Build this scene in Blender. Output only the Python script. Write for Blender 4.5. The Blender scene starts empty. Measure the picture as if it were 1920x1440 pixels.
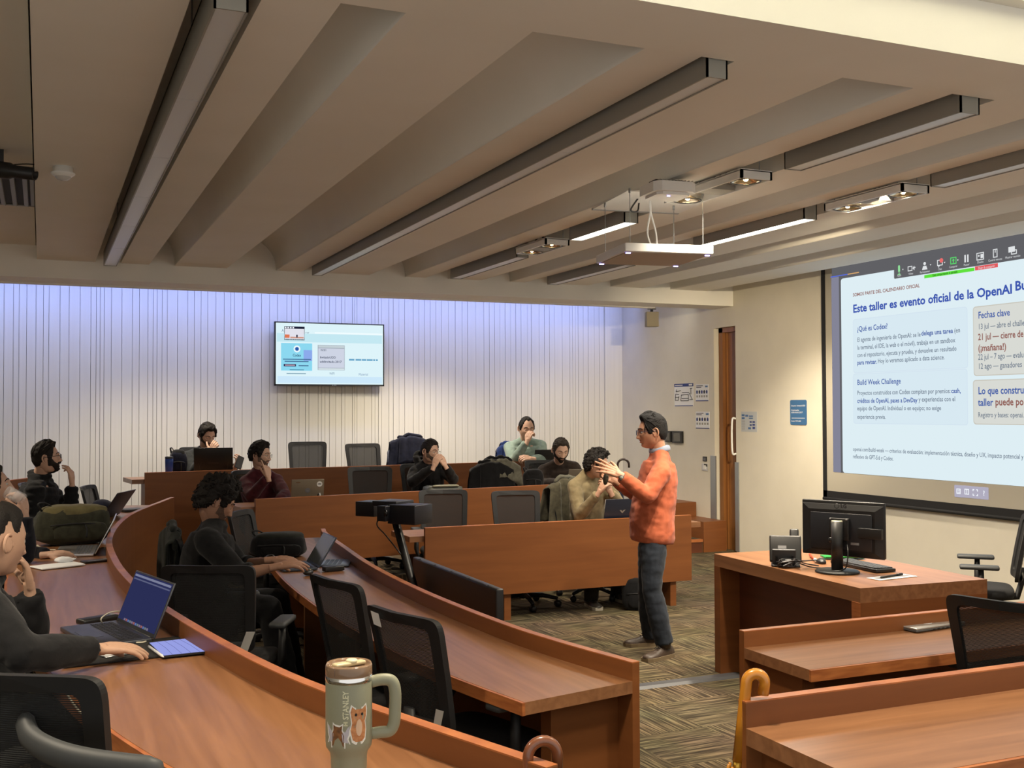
import bpy, bmesh, math, random
from mathutils import Vector as V, Matrix, noise
from math import sin, cos, pi, radians, sqrt, atan2
random.seed(7)
scene = bpy.context.scene
COL = scene.collection

# ------------------------------------------------------------------ camera, world, exposure, big lights
cam_d = bpy.data.cameras.new('camera'); cam = bpy.data.objects.new('camera', cam_d); COL.objects.link(cam)
cam_d.sensor_width = 36; cam_d.lens = 38.25; cam_d.clip_start = .05
_y, _p, _r = radians(23.4), radians(1.38), radians(-.2)
_f = V((sin(_y)*cos(_p), cos(_y)*cos(_p), sin(_p))); _x = V((cos(_y), -sin(_y), 0)); _u = _x.cross(_f)
_x, _u = _x*cos(_r)+_u*sin(_r), _u*cos(_r)-_x*sin(_r)
cam.matrix_world = Matrix(((_x.x,_u.x,-_f.x,0),(_x.y,_u.y,-_f.y,0),(_x.z,_u.z,-_f.z,1.74),(0,0,0,1)))
scene.camera = cam
scene.view_settings.view_transform = 'Standard'; scene.view_settings.look = 'None'
scene.view_settings.exposure = 0.0; scene.view_settings.gamma = 1; scene.view_settings.use_curve_mapping = False
w = bpy.data.worlds.new('world'); scene.world = w; w.use_nodes = True
w.node_tree.nodes['Background'].inputs[0].default_value = (1.0, .96, .88, 1); w.node_tree.nodes['Background'].inputs[1].default_value = 1.0

def area(name, loc, target, sx, sy, power, col, spread=180):
    d = bpy.data.lights.new(name, 'AREA'); d.shape = 'RECTANGLE'; d.size = sx; d.size_y = sy; d.energy = power; d.color = col
    d.spread = radians(spread)
    o = bpy.data.objects.new(name, d); COL.objects.link(o); o.location = loc
    o.rotation_euler = (V(target)-V(loc)).to_track_quat('-Z', 'Y').to_euler(); return o
def spot(name, loc, target, power, col, ang=70, blend=.6, rad=.05):
    d = bpy.data.lights.new(name, 'SPOT'); d.energy = power; d.color = col; d.spot_size = radians(ang); d.spot_blend = blend; d.shadow_soft_size = rad
    o = bpy.data.objects.new(name, d); COL.objects.link(o); o.location = loc
    o.rotation_euler = (V(target)-V(loc)).to_track_quat('-Z', 'Y').to_euler(); return o
WARM = (1, .86, .66)
# cove light strip over the back wall (cold), and the lit linear lamps and spotlights in the ceiling slots
area('cove_light_back', (2.4, 13.35, 3.55), (2.4, 13.85, 2.75), 10.4, .10, 60, (.27, .38, 1.0), 120)
area('wall_fill_back', (2.6, 11.85, 3.30), (2.6, 13.9, 1.0), 10.0, .10, 26, (1, .94, .82), 110)  # added lamp, unseen behind the bulkhead, brightens the back wall
area('cove_light_front', (3.4, 2.9, 3.28), (3.4, 2.5, 3.8), 7.0, .08, 80, (1, .95, .70))
area('linear_light_a', (3.90, 7.27, 3.09), (3.90, 7.27, 0), .09, .8, 24, (1, .92, .78))
area('linear_light_b', (5.0, 6.95, 3.09), (5.0, 6.95, 0), .09, 1.3, 36, (1, .92, .78))
for i, (x, y) in enumerate(((3.84, 5.75), (3.86, 5.43), (5.02, 5.85), (5.05, 5.38), (3.86, 8.5))):
    spot('spot_light', (x, y, 3.10), (x+.25, y+.3, 0), 250, WARM, 130, .9)
spot('spot_light', (5.02, 5.5, 3.10), (7.75, 11.1, 1.7), 1500, (1, .82, .55), 44, .9)  # extra spot added at the right-hand panel to brighten the right wall
# added fill lights under the ceiling all over the room, without fittings
for i, (x, y) in enumerate(((-1.2, 3.4), (1.2, 2.4), (3.4, 2.2), (-1.6, 6.5), (-1.2, 9.8), (1.4, 12.3), (4.4, 12.5), (6.2, 12.7), (6.6, 9.2))):
    spot('fill_light', (x, y, 3.12), (x, y, 0), (290, 250, 150, 280, 280, 240, 300, 60, 330)[i], WARM, 125, .9, .12)

# ------------------------------------------------------------------ materials
def mat(name, col, rough=.5, metal=0, spec=.5, emit=None, estr=1, bump=None, trans=0, coat=0, sheen=0, alpha=1):
    m = bpy.data.materials.new(name); m.use_nodes = True
    b = m.node_tree.nodes['Principled BSDF']
    b.inputs['Base Color'].default_value = (*col, 1); b.inputs['Roughness'].default_value = rough; b.inputs['Metallic'].default_value = metal
    b.inputs['Specular IOR Level'].default_value = spec; b.inputs['Transmission Weight'].default_value = trans; b.inputs['Coat Weight'].default_value = coat
    b.inputs['Sheen Weight'].default_value = sheen; b.inputs['Alpha'].default_value = alpha
    if emit: b.inputs['Emission Color'].default_value = (*emit, 1); b.inputs['Emission Strength'].default_value = estr
    if bump:
        nt = m.node_tree; tc = nt.nodes.new('ShaderNodeTexCoord'); n = nt.nodes.new('ShaderNodeTexNoise'); bp = nt.nodes.new('ShaderNodeBump'); mp = nt.nodes.new('ShaderNodeMapping')
        sc = bump[0] if isinstance(bump[0], tuple) else (bump[0],)*3
        mp.inputs['Scale'].default_value = sc; n.inputs['Scale'].default_value = 1; n.inputs['Detail'].default_value = 3
        bp.inputs['Strength'].default_value = bump[1]; bp.inputs['Distance'].default_value = bump[2] if len(bump) > 2 else .01
        nt.links.new(tc.outputs['Object'], mp.inputs[0]); nt.links.new(mp.outputs[0], n.inputs['Vector']); nt.links.new(n.outputs['Fac'], bp.inputs['Height']); nt.links.new(bp.outputs[0], b.inputs['Normal'])
    return m
def ramp_mat(name, c1, c2, scale, rough=.5, detail=4, dist=0, spec=.5, bump=0, coat=0, lo=.3, hi=.7, sheen=0):
    """two colours mixed by a stretched noise: wood, cloth, painted plaster"""
    m = mat(name, c1, rough, spec=spec, coat=coat, sheen=sheen); nt = m.node_tree; b = nt.nodes['Principled BSDF']
    tc = nt.nodes.new('ShaderNodeTexCoord'); mp = nt.nodes.new('ShaderNodeMapping'); n = nt.nodes.new('ShaderNodeTexNoise'); r = nt.nodes.new('ShaderNodeValToRGB')
    mp.inputs['Scale'].default_value = scale; n.inputs['Scale'].default_value = 1; n.inputs['Detail'].default_value = detail; n.inputs['Distortion'].default_value = dist
    r.color_ramp.elements[0].color = (*c1, 1); r.color_ramp.elements[1].color = (*c2, 1); r.color_ramp.elements[0].position = lo; r.color_ramp.elements[1].position = hi
    nt.links.new(tc.outputs['Object'], mp.inputs[0]); nt.links.new(mp.outputs[0], n.inputs['Vector']); nt.links.new(n.outputs['Fac'], r.inputs[0]); nt.links.new(r.outputs[0], b.inputs['Base Color'])
    if bump:
        bp = nt.nodes.new('ShaderNodeBump'); bp.inputs['Strength'].default_value = bump; bp.inputs['Distance'].default_value = .01
        nt.links.new(n.outputs['Fac'], bp.inputs['Height']); nt.links.new(bp.outputs[0], b.inputs['Normal'])
    return m
def emis(name, col, s=1):
    m = bpy.data.materials.new(name); m.use_nodes = True; nt = m.node_tree; nt.nodes.clear()
    e = nt.nodes.new('ShaderNodeEmission'); o = nt.nodes.new('ShaderNodeOutputMaterial'); e.inputs[0].default_value = (*col, 1); e.inputs[1].default_value = s
    nt.links.new(e.outputs[0], o.inputs[0]); return m
def S(r, g, b):
    f = lambda c: (c/255/12.92 if c/255 <= .04045 else ((c/255+.055)/1.055)**2.4)
    return (f(r), f(g), f(b))
WX = ramp_mat('cherry_wood_x', S(122,82,54), S(150,105,72), (1.6, 26, 26), .32, 5, .6, .55)
WY = ramp_mat('cherry_wood_y', S(122,82,54), S(150,105,72), (26, 1.6, 26), .32, 5, .6, .55)
WP = ramp_mat('cherry_panel', S(116,68,34), S(130,79,41), (1.2, 1.2, 14), .45, 5, .4, .4)
WE = ramp_mat('cherry_edge', S(146,82,44), S(182,112,62), (9, 9, 60), .38, 4, .3)
WD = ramp_mat('dark_wood', S(84,44,26), S(104,56,34), (1.2, 1.2, 14), .45, 5)
WDOOR = ramp_mat('door_wood', S(128,82,40), S(150,100,54), (14, 14, .9), .4, 5, .3)
PLASTER = ramp_mat('white_plaster', S(214,208,192), S(220,214,198), (3, 3, 3), .85, 3)
CEIL = ramp_mat('ceiling_plaster', S(234,231,222), S(238,235,227), (2, 2, 2), .9, 3)
SLAT = ramp_mat('slat_paint', S(222,218,206), S(228,224,212), (30, 30, .7), .6, 3)
GROOVE = mat('slat_groove', S(196,192,182), .9)
BLACK = mat('black_plastic', (.012, .012, .013), .42, bump=((400,)*3, .08))
BLACKM = mat('black_matte', (.009, .009, .010), .75)
DGREY = mat('dark_grey_plastic', (.05, .05, .055), .5)
GREY = mat('grey_plastic', (.22, .22, .23), .5)
SILVER = mat('silver_metal', (.62, .62, .64), .32, .9)
CHROME = mat('chrome', (.8, .8, .82), .12, 1)
WHITE = mat('white_plastic', (.8, .8, .78), .4)
PAPER = mat('paper', (.80, .81, .82), .8)
STEEL = mat('brushed_steel', (.38, .40, .42), .4, .7)
FIX = mat('fixture_grey', S(150,148,140), .5)

# ------------------------------------------------------------------ mesh building
class MB:
    def __init__(s): s.v = []; s.f = []; s.m = []; s.sm = []; s.cur = 0
    def add(s, vs, fs, smooth=False):
        n = len(s.v); s.v += [tuple(p) for p in vs]
        for f in fs: s.f.append([n+i for i in f]); s.m.append(s.cur); s.sm.append(smooth)
        return s
    def box(s, c, d, rz=0, rot=None, bev=0):
        x, y, z = d[0]/2, d[1]/2, d[2]/2; M = rot.to_matrix() if rot is not None and hasattr(rot, 'to_matrix') else (rot if rot is not None else Matrix.Rotation(rz, 3, 'Z'))
        c = V(c)
        if bev <= 0:
            P = [(-x,-y,-z),(x,-y,-z),(x,y,-z),(-x,y,-z),(-x,-y,z),(x,-y,z),(x,y,z),(-x,y,z)]
            return s.add([c+M@V(p) for p in P], [(0,3,2,1),(4,5,6,7),(0,1,5,4),(1,2,6,5),(2,3,7,6),(3,0,4,7)])
        bm = bmesh.new(); bmesh.ops.create_cube(bm, size=1)
        for v in bm.verts: v.co = V((v.co.x*2*x, v.co.y*2*y, v.co.z*2*z))
        bmesh.ops.bevel(bm, geom=bm.edges[:]+bm.verts[:], offset=min(bev, x*.95, y*.95, z*.95), segments=2, affect='EDGES', profile=.6)
        bm.verts.index_update(); s.add([c+M@v.co for v in bm.verts], [[v.index for v in f.verts] for f in bm.faces], True); bm.free(); return s
    def bb(s, lo, hi, bev=0): return s.box([(a+b)/2 for a, b in zip(lo, hi)], [abs(b-a) for a, b in zip(lo, hi)], bev=bev)
    def tube(s, pts, r, n=8, close=True, flat=1, up=None):
        pts = [V(p) for p in pts]; R = r if isinstance(r, (list, tuple)) else [r]*len(pts); vs = []; side = None
        for i, p in enumerate(pts):
            t = (pts[min(i+1, len(pts)-1)]-pts[max(i-1, 0)]).normalized()
            if side is None:
                u0 = V(up) if up is not None else (V((0,0,1)) if abs(t.z) < .9 else V((0,1,0)))
                side = t.cross(u0).normalized()
            else: side = (side-t*side.dot(t)).normalized()
            b = side.cross(t)
            for k in range(n):
                a = 2*pi*k/n; vs.append(p+(side*cos(a)+b*sin(a)*flat)*R[i])
        fs = []
        for i in range(len(pts)-1):
            for k in range(n): a, b = i*n+k, i*n+(k+1) % n; fs.append((a, b, b+n, a+n))
        if close: fs += [list(range(n))[::-1], [(len(pts)-1)*n+k for k in range(n)]]
        return s.add(vs, fs, True)
    def lathe(s, prof, c=(0,0,0), n=24, M=None, arc=2*pi):
        c = V(c); vs = []; k = n if arc > 6.28 else n+1
        for r, z in prof:
            for i in range(k):
                a = arc*i/n; p = V((r*cos(a), r*sin(a), z)); vs.append(c+(M@p if M else p))
        fs = []
        for j in range(len(prof)-1):
            for i in range(n): i2 = (i+1) % k; fs.append((j*k+i, j*k+i2, (j+1)*k+i2, (j+1)*k+i))
        return s.add(vs, fs, True)
    def prism(s, poly, h0, h1, M=None, smooth=False):
        n = len(poly); T = M or Matrix.Identity(4)
        vs = [T@V((x, y, h0)) for x, y in poly]+[T@V((x, y, h1)) for x, y in poly]
        return s.add(vs, [list(range(n))[::-1], list(range(n, 2*n))]+[(i, (i+1) % n, n+(i+1) % n, n+i) for i in range(n)], smooth)
    def strip(s, A, B, z0, z1):
        """solid between two plan curves A and B (lists of xy), from z0 to z1"""
        n = len(A); vs = [(*p[:2], z0) for p in A]+[(*p[:2], z0) for p in B]+[(*p[:2], z1) for p in A]+[(*p[:2], z1) for p in B]; fs = []
        for i in range(n-1):
            fs += [(i, i+1, n+i+1, n+i), (2*n+i, 3*n+i, 3*n+i+1, 2*n+i+1), (i, 2*n+i, 2*n+i+1, i+1), (n+i, n+i+1, 3*n+i+1, 3*n+i)]
        fs += [(0, n, 3*n, 2*n), (n-1, 3*n-1, 4*n-1, 2*n-1)]
        return s.add(vs, fs)
    def quad(s, a, b, c, d): return s.add([a, b, c, d], [(0, 1, 2, 3)])
    def ball(s, c, r, n=12, k=8, M=None):
        r = r if isinstance(r, (list, tuple)) else (r,)*3; c = V(c); vs = []
        for j in range(k+1):
            a = pi*j/k-pi/2
            for i in range(n):
                t = 2*pi*i/n; p = V((r[0]*cos(a)*cos(t), r[1]*cos(a)*sin(t), r[2]*sin(a))); vs.append(c+(M@p if M else p))
        return s.add(vs, [(j*n+i, j*n+(i+1) % n, (j+1)*n+(i+1) % n, (j+1)*n+i) for j in range(k) for i in range(n)], True)
    def grid(s, rows, smooth=True, wrap=False):
        n = len(rows[0]); vs = [p for r in rows for p in r]; fs = []
        for j in range(len(rows)-1):
            for i in range(n if wrap else n-1): i2 = (i+1) % n; fs.append((j*n+i, j*n+i2, (j+1)*n+i2, (j+1)*n+i))
        return s.add(vs, fs, smooth)
    def mesh(s, name, mats):
        me = bpy.data.meshes.new(name); me.from_pydata(s.v, [], s.f)
        for m in (mats if isinstance(mats, (list, tuple)) else [mats]): me.materials.append(m)
        me.polygons.foreach_set('material_index', s.m); me.polygons.foreach_set('use_smooth', s.sm)
        me.update(); return me
    def obj(s, name, mats, parent=None, recalc=True):
        me = s.mesh(name, mats)
        if recalc:
            bm = bmesh.new(); bm.from_mesh(me); bmesh.ops.recalc_face_normals(bm, faces=bm.faces[:]); bm.to_mesh(me); bm.free()
        return link(name, me, parent)
def link(name, me, parent=None):
    o = bpy.data.objects.new(name, me); COL.objects.link(o)
    if parent is not None: o.parent = parent
    return o
def tag(o, label, cat, group=None):
    o['label'] = label; o['category'] = cat
    if group: o['group'] = group
    return o
def thing(name, label, cat, loc=(0,0,0), rz=0, group=None):
    o = bpy.data.objects.new(name, None); COL.objects.link(o); o.location = loc; o.rotation_euler = (0, 0, rz); o.empty_display_size = .1
    return tag(o, label, cat, group)
def struct(o): o['kind'] = 'structure'; return o
def copy_tree(o, parent=None):
    c = o.copy(); COL.objects.link(c)
    if parent is not None: c.parent = parent
    for ch in o.children: copy_tree(ch, c)
    return c
def catmull(P, n=8):
    P = [V(p) for p in P]; Q = [P[0]*2-P[1]]+P+[P[-1]*2-P[-2]]; out = []
    for i in range(1, len(Q)-2):
        for k in range(n):
            t = k/n; a, b, c, d = Q[i-1:i+3]
            out.append(.5*((2*b)+(c-a)*t+(2*a-5*b+4*c-d)*t*t+(3*b-a-3*c+d)*t**3))
    return out+[P[-1]]
def offset(C, d):
    out = []
    for i, p in enumerate(C):
        t = C[min(i+1, len(C)-1)]-C[max(i-1, 0)]; t = V((t.x, t.y)).normalized(); out.append(V((p.x-t.y*d, p.y+t.x*d)))
    return out
_tx = {}
def text(s, parent, M, h, m, width=None, bold=0, align='LEFT', name='lettering', depth=0):
    """lettering as a mesh: M maps the local x (reading), y (up) plane into the parent's space, h = capital height"""
    cu = bpy.data.curves.new('t', 'FONT'); cu.body = s; cu.size = h/.72; cu.align_x = align; cu.offset = bold*h; cu.extrude = depth; cu.resolution_u = 2; cu.space_line = 1.0
    o = bpy.data.objects.new('t', cu); COL.objects.link(o)
    dg = bpy.context.evaluated_depsgraph_get(); me = bpy.data.meshes.new_from_object(o.evaluated_get(dg)); bpy.data.objects.remove(o); bpy.data.curves.remove(cu)
    xs = [v.co.x for v in me.vertices]
    if not xs: return None
    if width and max(xs) > min(xs): me.transform(Matrix.Diagonal((width/(max(xs)-min(xs)), 1, 1, 1)))
    me.transform(M); me.materials.clear(); me.materials.append(m); o = link(name, me, parent); o['kind'] = 'stuff'; return o

# ------------------------------------------------------------------ room
def carpet():
    m = mat('carpet', (.1, .09, .07), .95, spec=.15); nt = m.node_tree; b = nt.nodes['Principled BSDF']; N = nt.nodes.new; L = nt.links.new
    tc = N('ShaderNodeTexCoord'); ck = N('ShaderNodeTexChecker'); ck.inputs['Scale'].default_value = 2.0
    m1 = N('ShaderNodeMapping'); m1.inputs['Scale'].default_value = (85, 3.2, 1); m2 = N('ShaderNodeMapping'); m2.inputs['Scale'].default_value = (3.2, 85, 1)
    n1 = N('ShaderNodeTexNoise'); n2 = N('ShaderNodeTexNoise')
    for n in (n1, n2): n.inputs['Scale'].default_value = 1; n.inputs['Detail'].default_value = 2
    mr = N('ShaderNodeMapping'); mr.inputs['Rotation'].default_value = (0, 0, -.03)
    mx = N('ShaderNodeMix'); mx.data_type = 'FLOAT'; r = N('ShaderNodeValToRGB'); big = N('ShaderNodeTexNoise'); big.inputs['Scale'].default_value = 2.2; big.inputs['Detail'].default_value = 3
    e = r.color_ramp.elements; e[0].color = (*S(56,48,37), 1); e[0].position = .40; e[1].color = (*S(128,114,88), 1); e[1].position = .64
    k = r.color_ramp.elements.new(.5); k.color = (*S(84,74,56), 1)
    mul = N('ShaderNodeMixRGB'); mul.blend_type = 'MULTIPLY'; mul.inputs[0].default_value = .35
    L(tc.outputs['Object'], mr.inputs[0])
    for a in (ck, m1, m2): L(mr.outputs[0], a.inputs[0])
    L(m1.outputs[0], n1.inputs['Vector']); L(m2.outputs[0], n2.inputs['Vector']); L(ck.outputs['Fac'], mx.inputs[0]); L(n1.outputs['Fac'], mx.inputs[2]); L(n2.outputs['Fac'], mx.inputs[3])
    L(mx.outputs[0], r.inputs[0]); L(r.outputs[0], mul.inputs[1]); L(mr.outputs[0], big.inputs['Vector']); L(big.outputs['Color'], mul.inputs[2]); L(mul.outputs[0], b.inputs['Base Color'])
    bp = N('ShaderNodeBump'); bp.inputs['Strength'].default_value = .5; bp.inputs['Distance'].default_value = .004; L(mx.outputs[0], bp.inputs['Height']); L(bp.outputs[0], b.inputs['Normal'])
    return m
CARPET = carpet()
XR, YB = 7.75, 13.9
struct(MB().bb((-5, -.6, -.12), (XR+.9, 14.2, 0)).obj('floor', CARPET))
LIP1 = catmull([(2.09,8.60),(2.03,8.25),(1.95,7.4),(1.87,6.4),(1.855,5.4),(1.90,4.5),(1.965,4.02),(2.06,3.57)], 8)
LIP2 = catmull([(1.12,10.34),(1.01,9.99),(.63,8.7),(.42,7.29),(.38,6.09),(.42,5.1),(.50,4.35),(.64,3.5),(.78,2.95),(1.05,2.18)], 8)
F2 = [(1.75,9.77),(5.2,10.36)]; F3 = [(.97,11.62),(5.4,12.10)]
def slab(name, poly, z0, z1, m):
    return struct(MB().prism(poly, z0, z1).obj(name, m))
def ngon(poly, z0, z1):
    bm = bmesh.new(); vs = [bm.verts.new((x, y, z0)) for x, y in poly]; f = bm.faces.new(vs)
    r = bmesh.ops.extrude_face_region(bm, geom=[f])
    for v in [g for g in r['geom'] if isinstance(g, bmesh.types.BMVert)]: v.co.z = z1
    bmesh.ops.recalc_face_normals(bm, faces=bm.faces[:]); bmesh.ops.triangulate(bm, faces=[f for f in bm.faces if len(f.verts) > 4]); return bm
def bmobj(bm, name, m, parent=None):
    me = bpy.data.meshes.new(name); bm.to_mesh(me); bm.free(); me.materials.append(m); return link(name, me, parent)
inner = [(XR, 2.41), (1.70, 2.41), (1.05, 2.2)]+[(p.x-.03, p.y) for p in reversed(LIP2)][1:]+[(1.75, 9.80), (5.2, 10.40), (7.0, 11.3), (XR, 11.3)]
struct(bmobj(ngon(inner+[(XR, 14.1), (-4.9, 14.1), (-4.9, -.5), (XR, -.5)], .001, .16), 'floor_tier', CARPET))
inner3 = [(-1.1, -.4), (-1.1, 4.0), (-1.25, 6.1), (-1.1, 8.4), (-.45, 10.4), (-.1, 11.3), (.97, 11.66), (5.4, 12.14), (7.0, 11.95), (XR, 11.95)]
struct(bmobj(ngon(inner3+[(XR, 14.1), (-4.8, 14.1), (-4.8, -.4)], .161, .32), 'floor_tier', CARPET))
# wooden risers and nosings of the stair by the right wall
for (y, z, x0) in ((11.3, 0, 6.98), (11.95, .16, 6.98)):
    struct(MB().bb((x0, y-.02, z), (7.40, y, z+.13)).obj('trim_1', WD)); struct(MB().bb((x0, y-.035, z+.13), (7.40, y+.03, z+.162)).obj('trim_2', WE))
# right wall with its door opening
WZ = 3.75
D0, D1, DH = 11.06, 11.52, 2.76
wr = MB().bb((XR, -.6, 0), (XR+.3, D0, WZ)); wr.bb((XR, D1, 0), (XR+.3, YB+.3, WZ)); wr.bb((XR, D0, DH), (XR+.3, D1, WZ))
struct(wr.obj('wall_right', PLASTER))
dr = bpy.data.objects.new('door_1', None); COL.objects.link(dr); dr['kind'] = 'structure'; dr.location = (XR, D0, 0)
MB().bb((.12, -.55, 0), (.17, .36, DH-.06)).obj('door_leaf', WDOOR, dr)
fr = MB().bb((.06, .36, 0), (.19, .44, DH)); fr.bb((.06, -.6, DH-.06), (.19, .44, DH)); fr.bb((.10, .33, 0), (.12, .37, DH-.06)); fr.obj('door_frame', WDOOR, dr)
h = MB().tube(catmull([(-.02, -.02, 1.20), (-.07, -.02, 1.23), (-.07, -.02, 1.60), (-.02, -.02, 1.63)], 6), .012, 8)
h.obj('door_handle', WHITE, dr)
for nm, y0, y1, z0, z1 in (('trim_3', 11.49, 11.60, .10, 1.16), ('trim_4', 11.0, 11.075, .02, 1.10)):
    struct(MB().bb((XR-.012, y0, z0), (XR+.004, y1, z1)).obj(nm, STEEL))
# stepped wooden skirting of the right wall
bs = MB(); bs.bb((7.42, 11.28, 0), (XR, 11.95, .37)); bs.bb((7.42, 11.95, .161), (XR, 12.6, .55)); bs.bb((7.5, 11.52, 0), (XR, 11.62, .15))
struct(bs.obj('baseboard_right', WP))
# back wall: a painted backing with single vertical boards of uneven width
struct(MB().bb((-5, YB+.05, 0), (XR+.3, YB+.3, WZ)).obj('wall_back_base', GROOVE))
wb = bpy.data.objects.new('wall_back', None); COL.objects.link(wb); wb['kind'] = 'structure'
rnd = random.Random(3); x = -1.0; ms = {}
while x < 7.45:
    wd = rnd.choice((.045, .06, .08, .08, .10, .12))
    if 3.72 < x < 3.80: wd = .03
    if wd not in ms: ms[wd] = MB().bb((0, 0, .3), (wd-.0045, .055, WZ)).mesh('slat', SLAT)
    o = link('slat', ms[wd], wb); o.location = (x, YB-.002-rnd.choice((0, .002, .004)), 0); x += wd
struct(MB().bb((x, YB-.03, .3), (XR, YB+.05, WZ)).obj('trim_5', SLAT)); struct(MB().bb((-5, YB, .3), (-1.0, YB+.05, WZ)).obj('trim_6', SLAT))
struct(MB().bb((-5.2, -.6, 0), (-5, 14.2, WZ)).obj('wall_left', PLASTER))
# ------------------------------------------------------------------ ceiling: joists, slots, bulkheads
K = 1.138; ZJ = 3.17; ZT = 3.50
ce = bpy.data.objects.new('ceiling', None); COL.objects.link(ce); ce['kind'] = 'structure'
YF, YBH = 3.70, 11.1
MB().bb((-5, -.6, 3.72), (XR+.3, 14.2, 3.85)).obj('ceiling_slab', CEIL, ce)
MB().bb((-5, YF, ZT), (XR, YBH, ZT+.05)).obj('ceiling_board', CEIL, ce)
J = [(-.04,.41),(.61,.84),(1.05,1.49),(1.92,2.15),(2.29,2.78),(3.13,3.33),(3.56,3.90),(4.20,4.36),(4.60,5.06),(5.32,5.69),(6.03,6.47)]
SLOT = (1, 4, 6, 8)                      # joists whose left side bounds a lamp slot
for i, (a, b) in enumerate(J):
    a *= K; b *= K; p = [(a, ZJ), (b, ZJ), (b, ZT)]
    if i and i not in SLOT:              # coved left side
        g = (J[i][0]-J[i-1][1])*K; r = min(.33, g*.92)
        p += [(a-r*(1-cos(t*pi/16)), ZJ+.02+(ZT-ZJ-.02)*sin(t*pi/16)) for t in range(8, -1, -1)][0:]
    else: p += [(a, ZT)]
    T = Matrix(((1,0,0,0),(0,0,1,0),(0,1,0,0),(0,0,0,1)))
    mb = MB().prism(p, YF, YBH, T)
    mb.sm = [len(f) == 4 for f in mb.f] if len(p) > 5 else mb.sm
    o = mb.obj('joist', CEIL, ce)
    if len(p) > 5:
        me = o.data
        for pl in me.polygons: pl.use_smooth = abs(pl.normal.y) < .5 and pl.normal.x < -.02 and pl.normal.z > -.999
# left raised part with vents, far bulkhead with its lip, near crossing beam
MB().bb((-5, YF, 3.30), (-.05*K, YBH, ZT)).obj('ceiling_board', CEIL, ce)
MB().bb((-5, YBH, 3.0), (XR, YBH+.42, 3.72)).obj('bulkhead', CEIL, ce)
MB().bb((-5, YBH+.42, 2.985), (6.9, YBH+.50, 3.08)).obj('bulkhead_lip', CEIL, ce)
MB().bb((-5, 3.27, ZJ-.004), (XR, YF, 3.40)).obj('crossbeam', CEIL, ce)
MB().bb((-5, 3.2, 3.40), (XR, YF, 3.72)).obj('cove_back', CEIL, ce)
MB().bb((5.9*K, 3.3, 3.40), (6.0*K, YBH, 3.72)).obj('ceiling_board', CEIL, ce)

# ------------------------------------------------------------------ desks
def frame_desk(t, A, B, depth, z0, zt, zl, side=1, panel_z=.22, legs=(), overhang=.12, wm=WX):
    """straight desk along A-B: front panel with lip on the line, worktop on the seat side (side=+1: left of A->B)"""
    A, B = V(A), V(B); d = (B-A).normalized(); n = V((-d.y, d.x))*side; o = V(t.location[:2]); th = .035
    def poly(a, b, u, v): return [tuple(A+d*a+n*u-o), tuple(A+d*b+n*u-o), tuple(A+d*b+n*v-o), tuple(A+d*a+n*v-o)]
    L = (B-A).length; bz = t.location.z
    MB().prism(poly(0, L, 0, th), z0+panel_z-bz, zl-bz-.004).obj('front_panel', WP, t)
    MB().prism(poly(0, L, 0, th), zl-bz-.004, zl-bz).obj('lip_edge', WE, t)
    m = MB().prism(poly(-overhang, L+overhang, th, depth), zt-.045-bz, zt-bz); m.obj('desktop', [wm], t)
    m = MB().prism(poly(-overhang, L+overhang, depth, depth+.012), zt-.046-bz, zt-.001-bz); m.obj('edge_strip', WE, t)
    for a in legs: MB().prism(poly(a, a+.06, th, th+.32), z0-bz, zt-.045-bz).obj('leg', WP, t)
    return t
t = thing('bench_desk', 'long straight cherry bench desk in the first row behind the standing man in orange', 'desk', (4.05, 8.4, 0))
frame_desk(t, (2.83, 8.30), (5.33, 8.30), .52, 0, .73, .80, 1, .22, (.70, 2.3))
t = thing('bench_desk', 'long cherry bench desk in the second row, behind the first-row bench desk', 'desk', (3.4, 10.1, .16))
frame_desk(t, F2[0], F2[1], .52, .16, .89, .96, 1, .20, (.03, 1.7, 3.4))
t = thing('bench_desk', 'topmost long cherry bench desk, farthest row below the wall television', 'desk', (3.2, 11.9, .32))
frame_desk(t, F3[0], F3[1], .52, .32, 1.05, 1.12, 1, .0, (.03, 2.2, 4.2))
t = thing('bench_desk', 'cherry bench desk with a closed laptop, in front of the teacher desk', 'desk', (3.6, 3.7, 0))
frame_desk(t, (2.74, 3.90), (6.6, 3.90), .46, 0, .73, .80, -1, 0, (.05, 1.9, 3.7), .0)
t = thing('bench_desk', 'bare cherry bench desk at the bottom right with an umbrella hooked on it', 'desk', (3.2, 2.2, .16))
frame_desk(t, (1.73, 2.47), (6.6, 2.47), .50, .16, .89, .96, -1, 0, (.05, 1.9, 3.7), .0)
def curved_desk(t, lip, depth, z0, zt, zl, leg_at=(), end=True):
    o = V(t.location[:2]); bz = t.location.z; C = [V((p.x, p.y)) for p in lip]; th = .035
    O = lambda d: [p-o for p in offset(C, d)]
    MB().strip(O(0), O(-th), z0-bz+.0, zl-bz-.004).obj('front_panel', WP, t)
    MB().strip(O(0), O(-th), zl-bz-.004, zl-bz).obj('lip_edge', WE, t)
    MB().strip(O(-th), O(-depth), zt-.045-bz, zt-bz).obj('desktop', WY, t)
    MB().strip(O(-depth), O(-depth-.012), zt-.046-bz, zt-.001-bz).obj('edge_strip', WE, t)
    for i in leg_at:
        a, b = O(-th), O(-th-.32); d = (C[min(i+1, len(C)-1)]-C[max(i-1, 0)]).normalized()*.03
        MB().strip([a[i]-d, a[i]+d], [b[i]-d, b[i]+d], z0-bz, zt-.045-bz).obj('leg', WP, t)
    return t
t = thing('curved_desk', 'inner curved cherry desk of the bend, with two empty chairs pushed up', 'desk', (1.6, 6.1, 0))
curved_desk(t, LIP1, .53, 0, .73, .80, (1, 20, 38, len(LIP1)-3))
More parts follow.
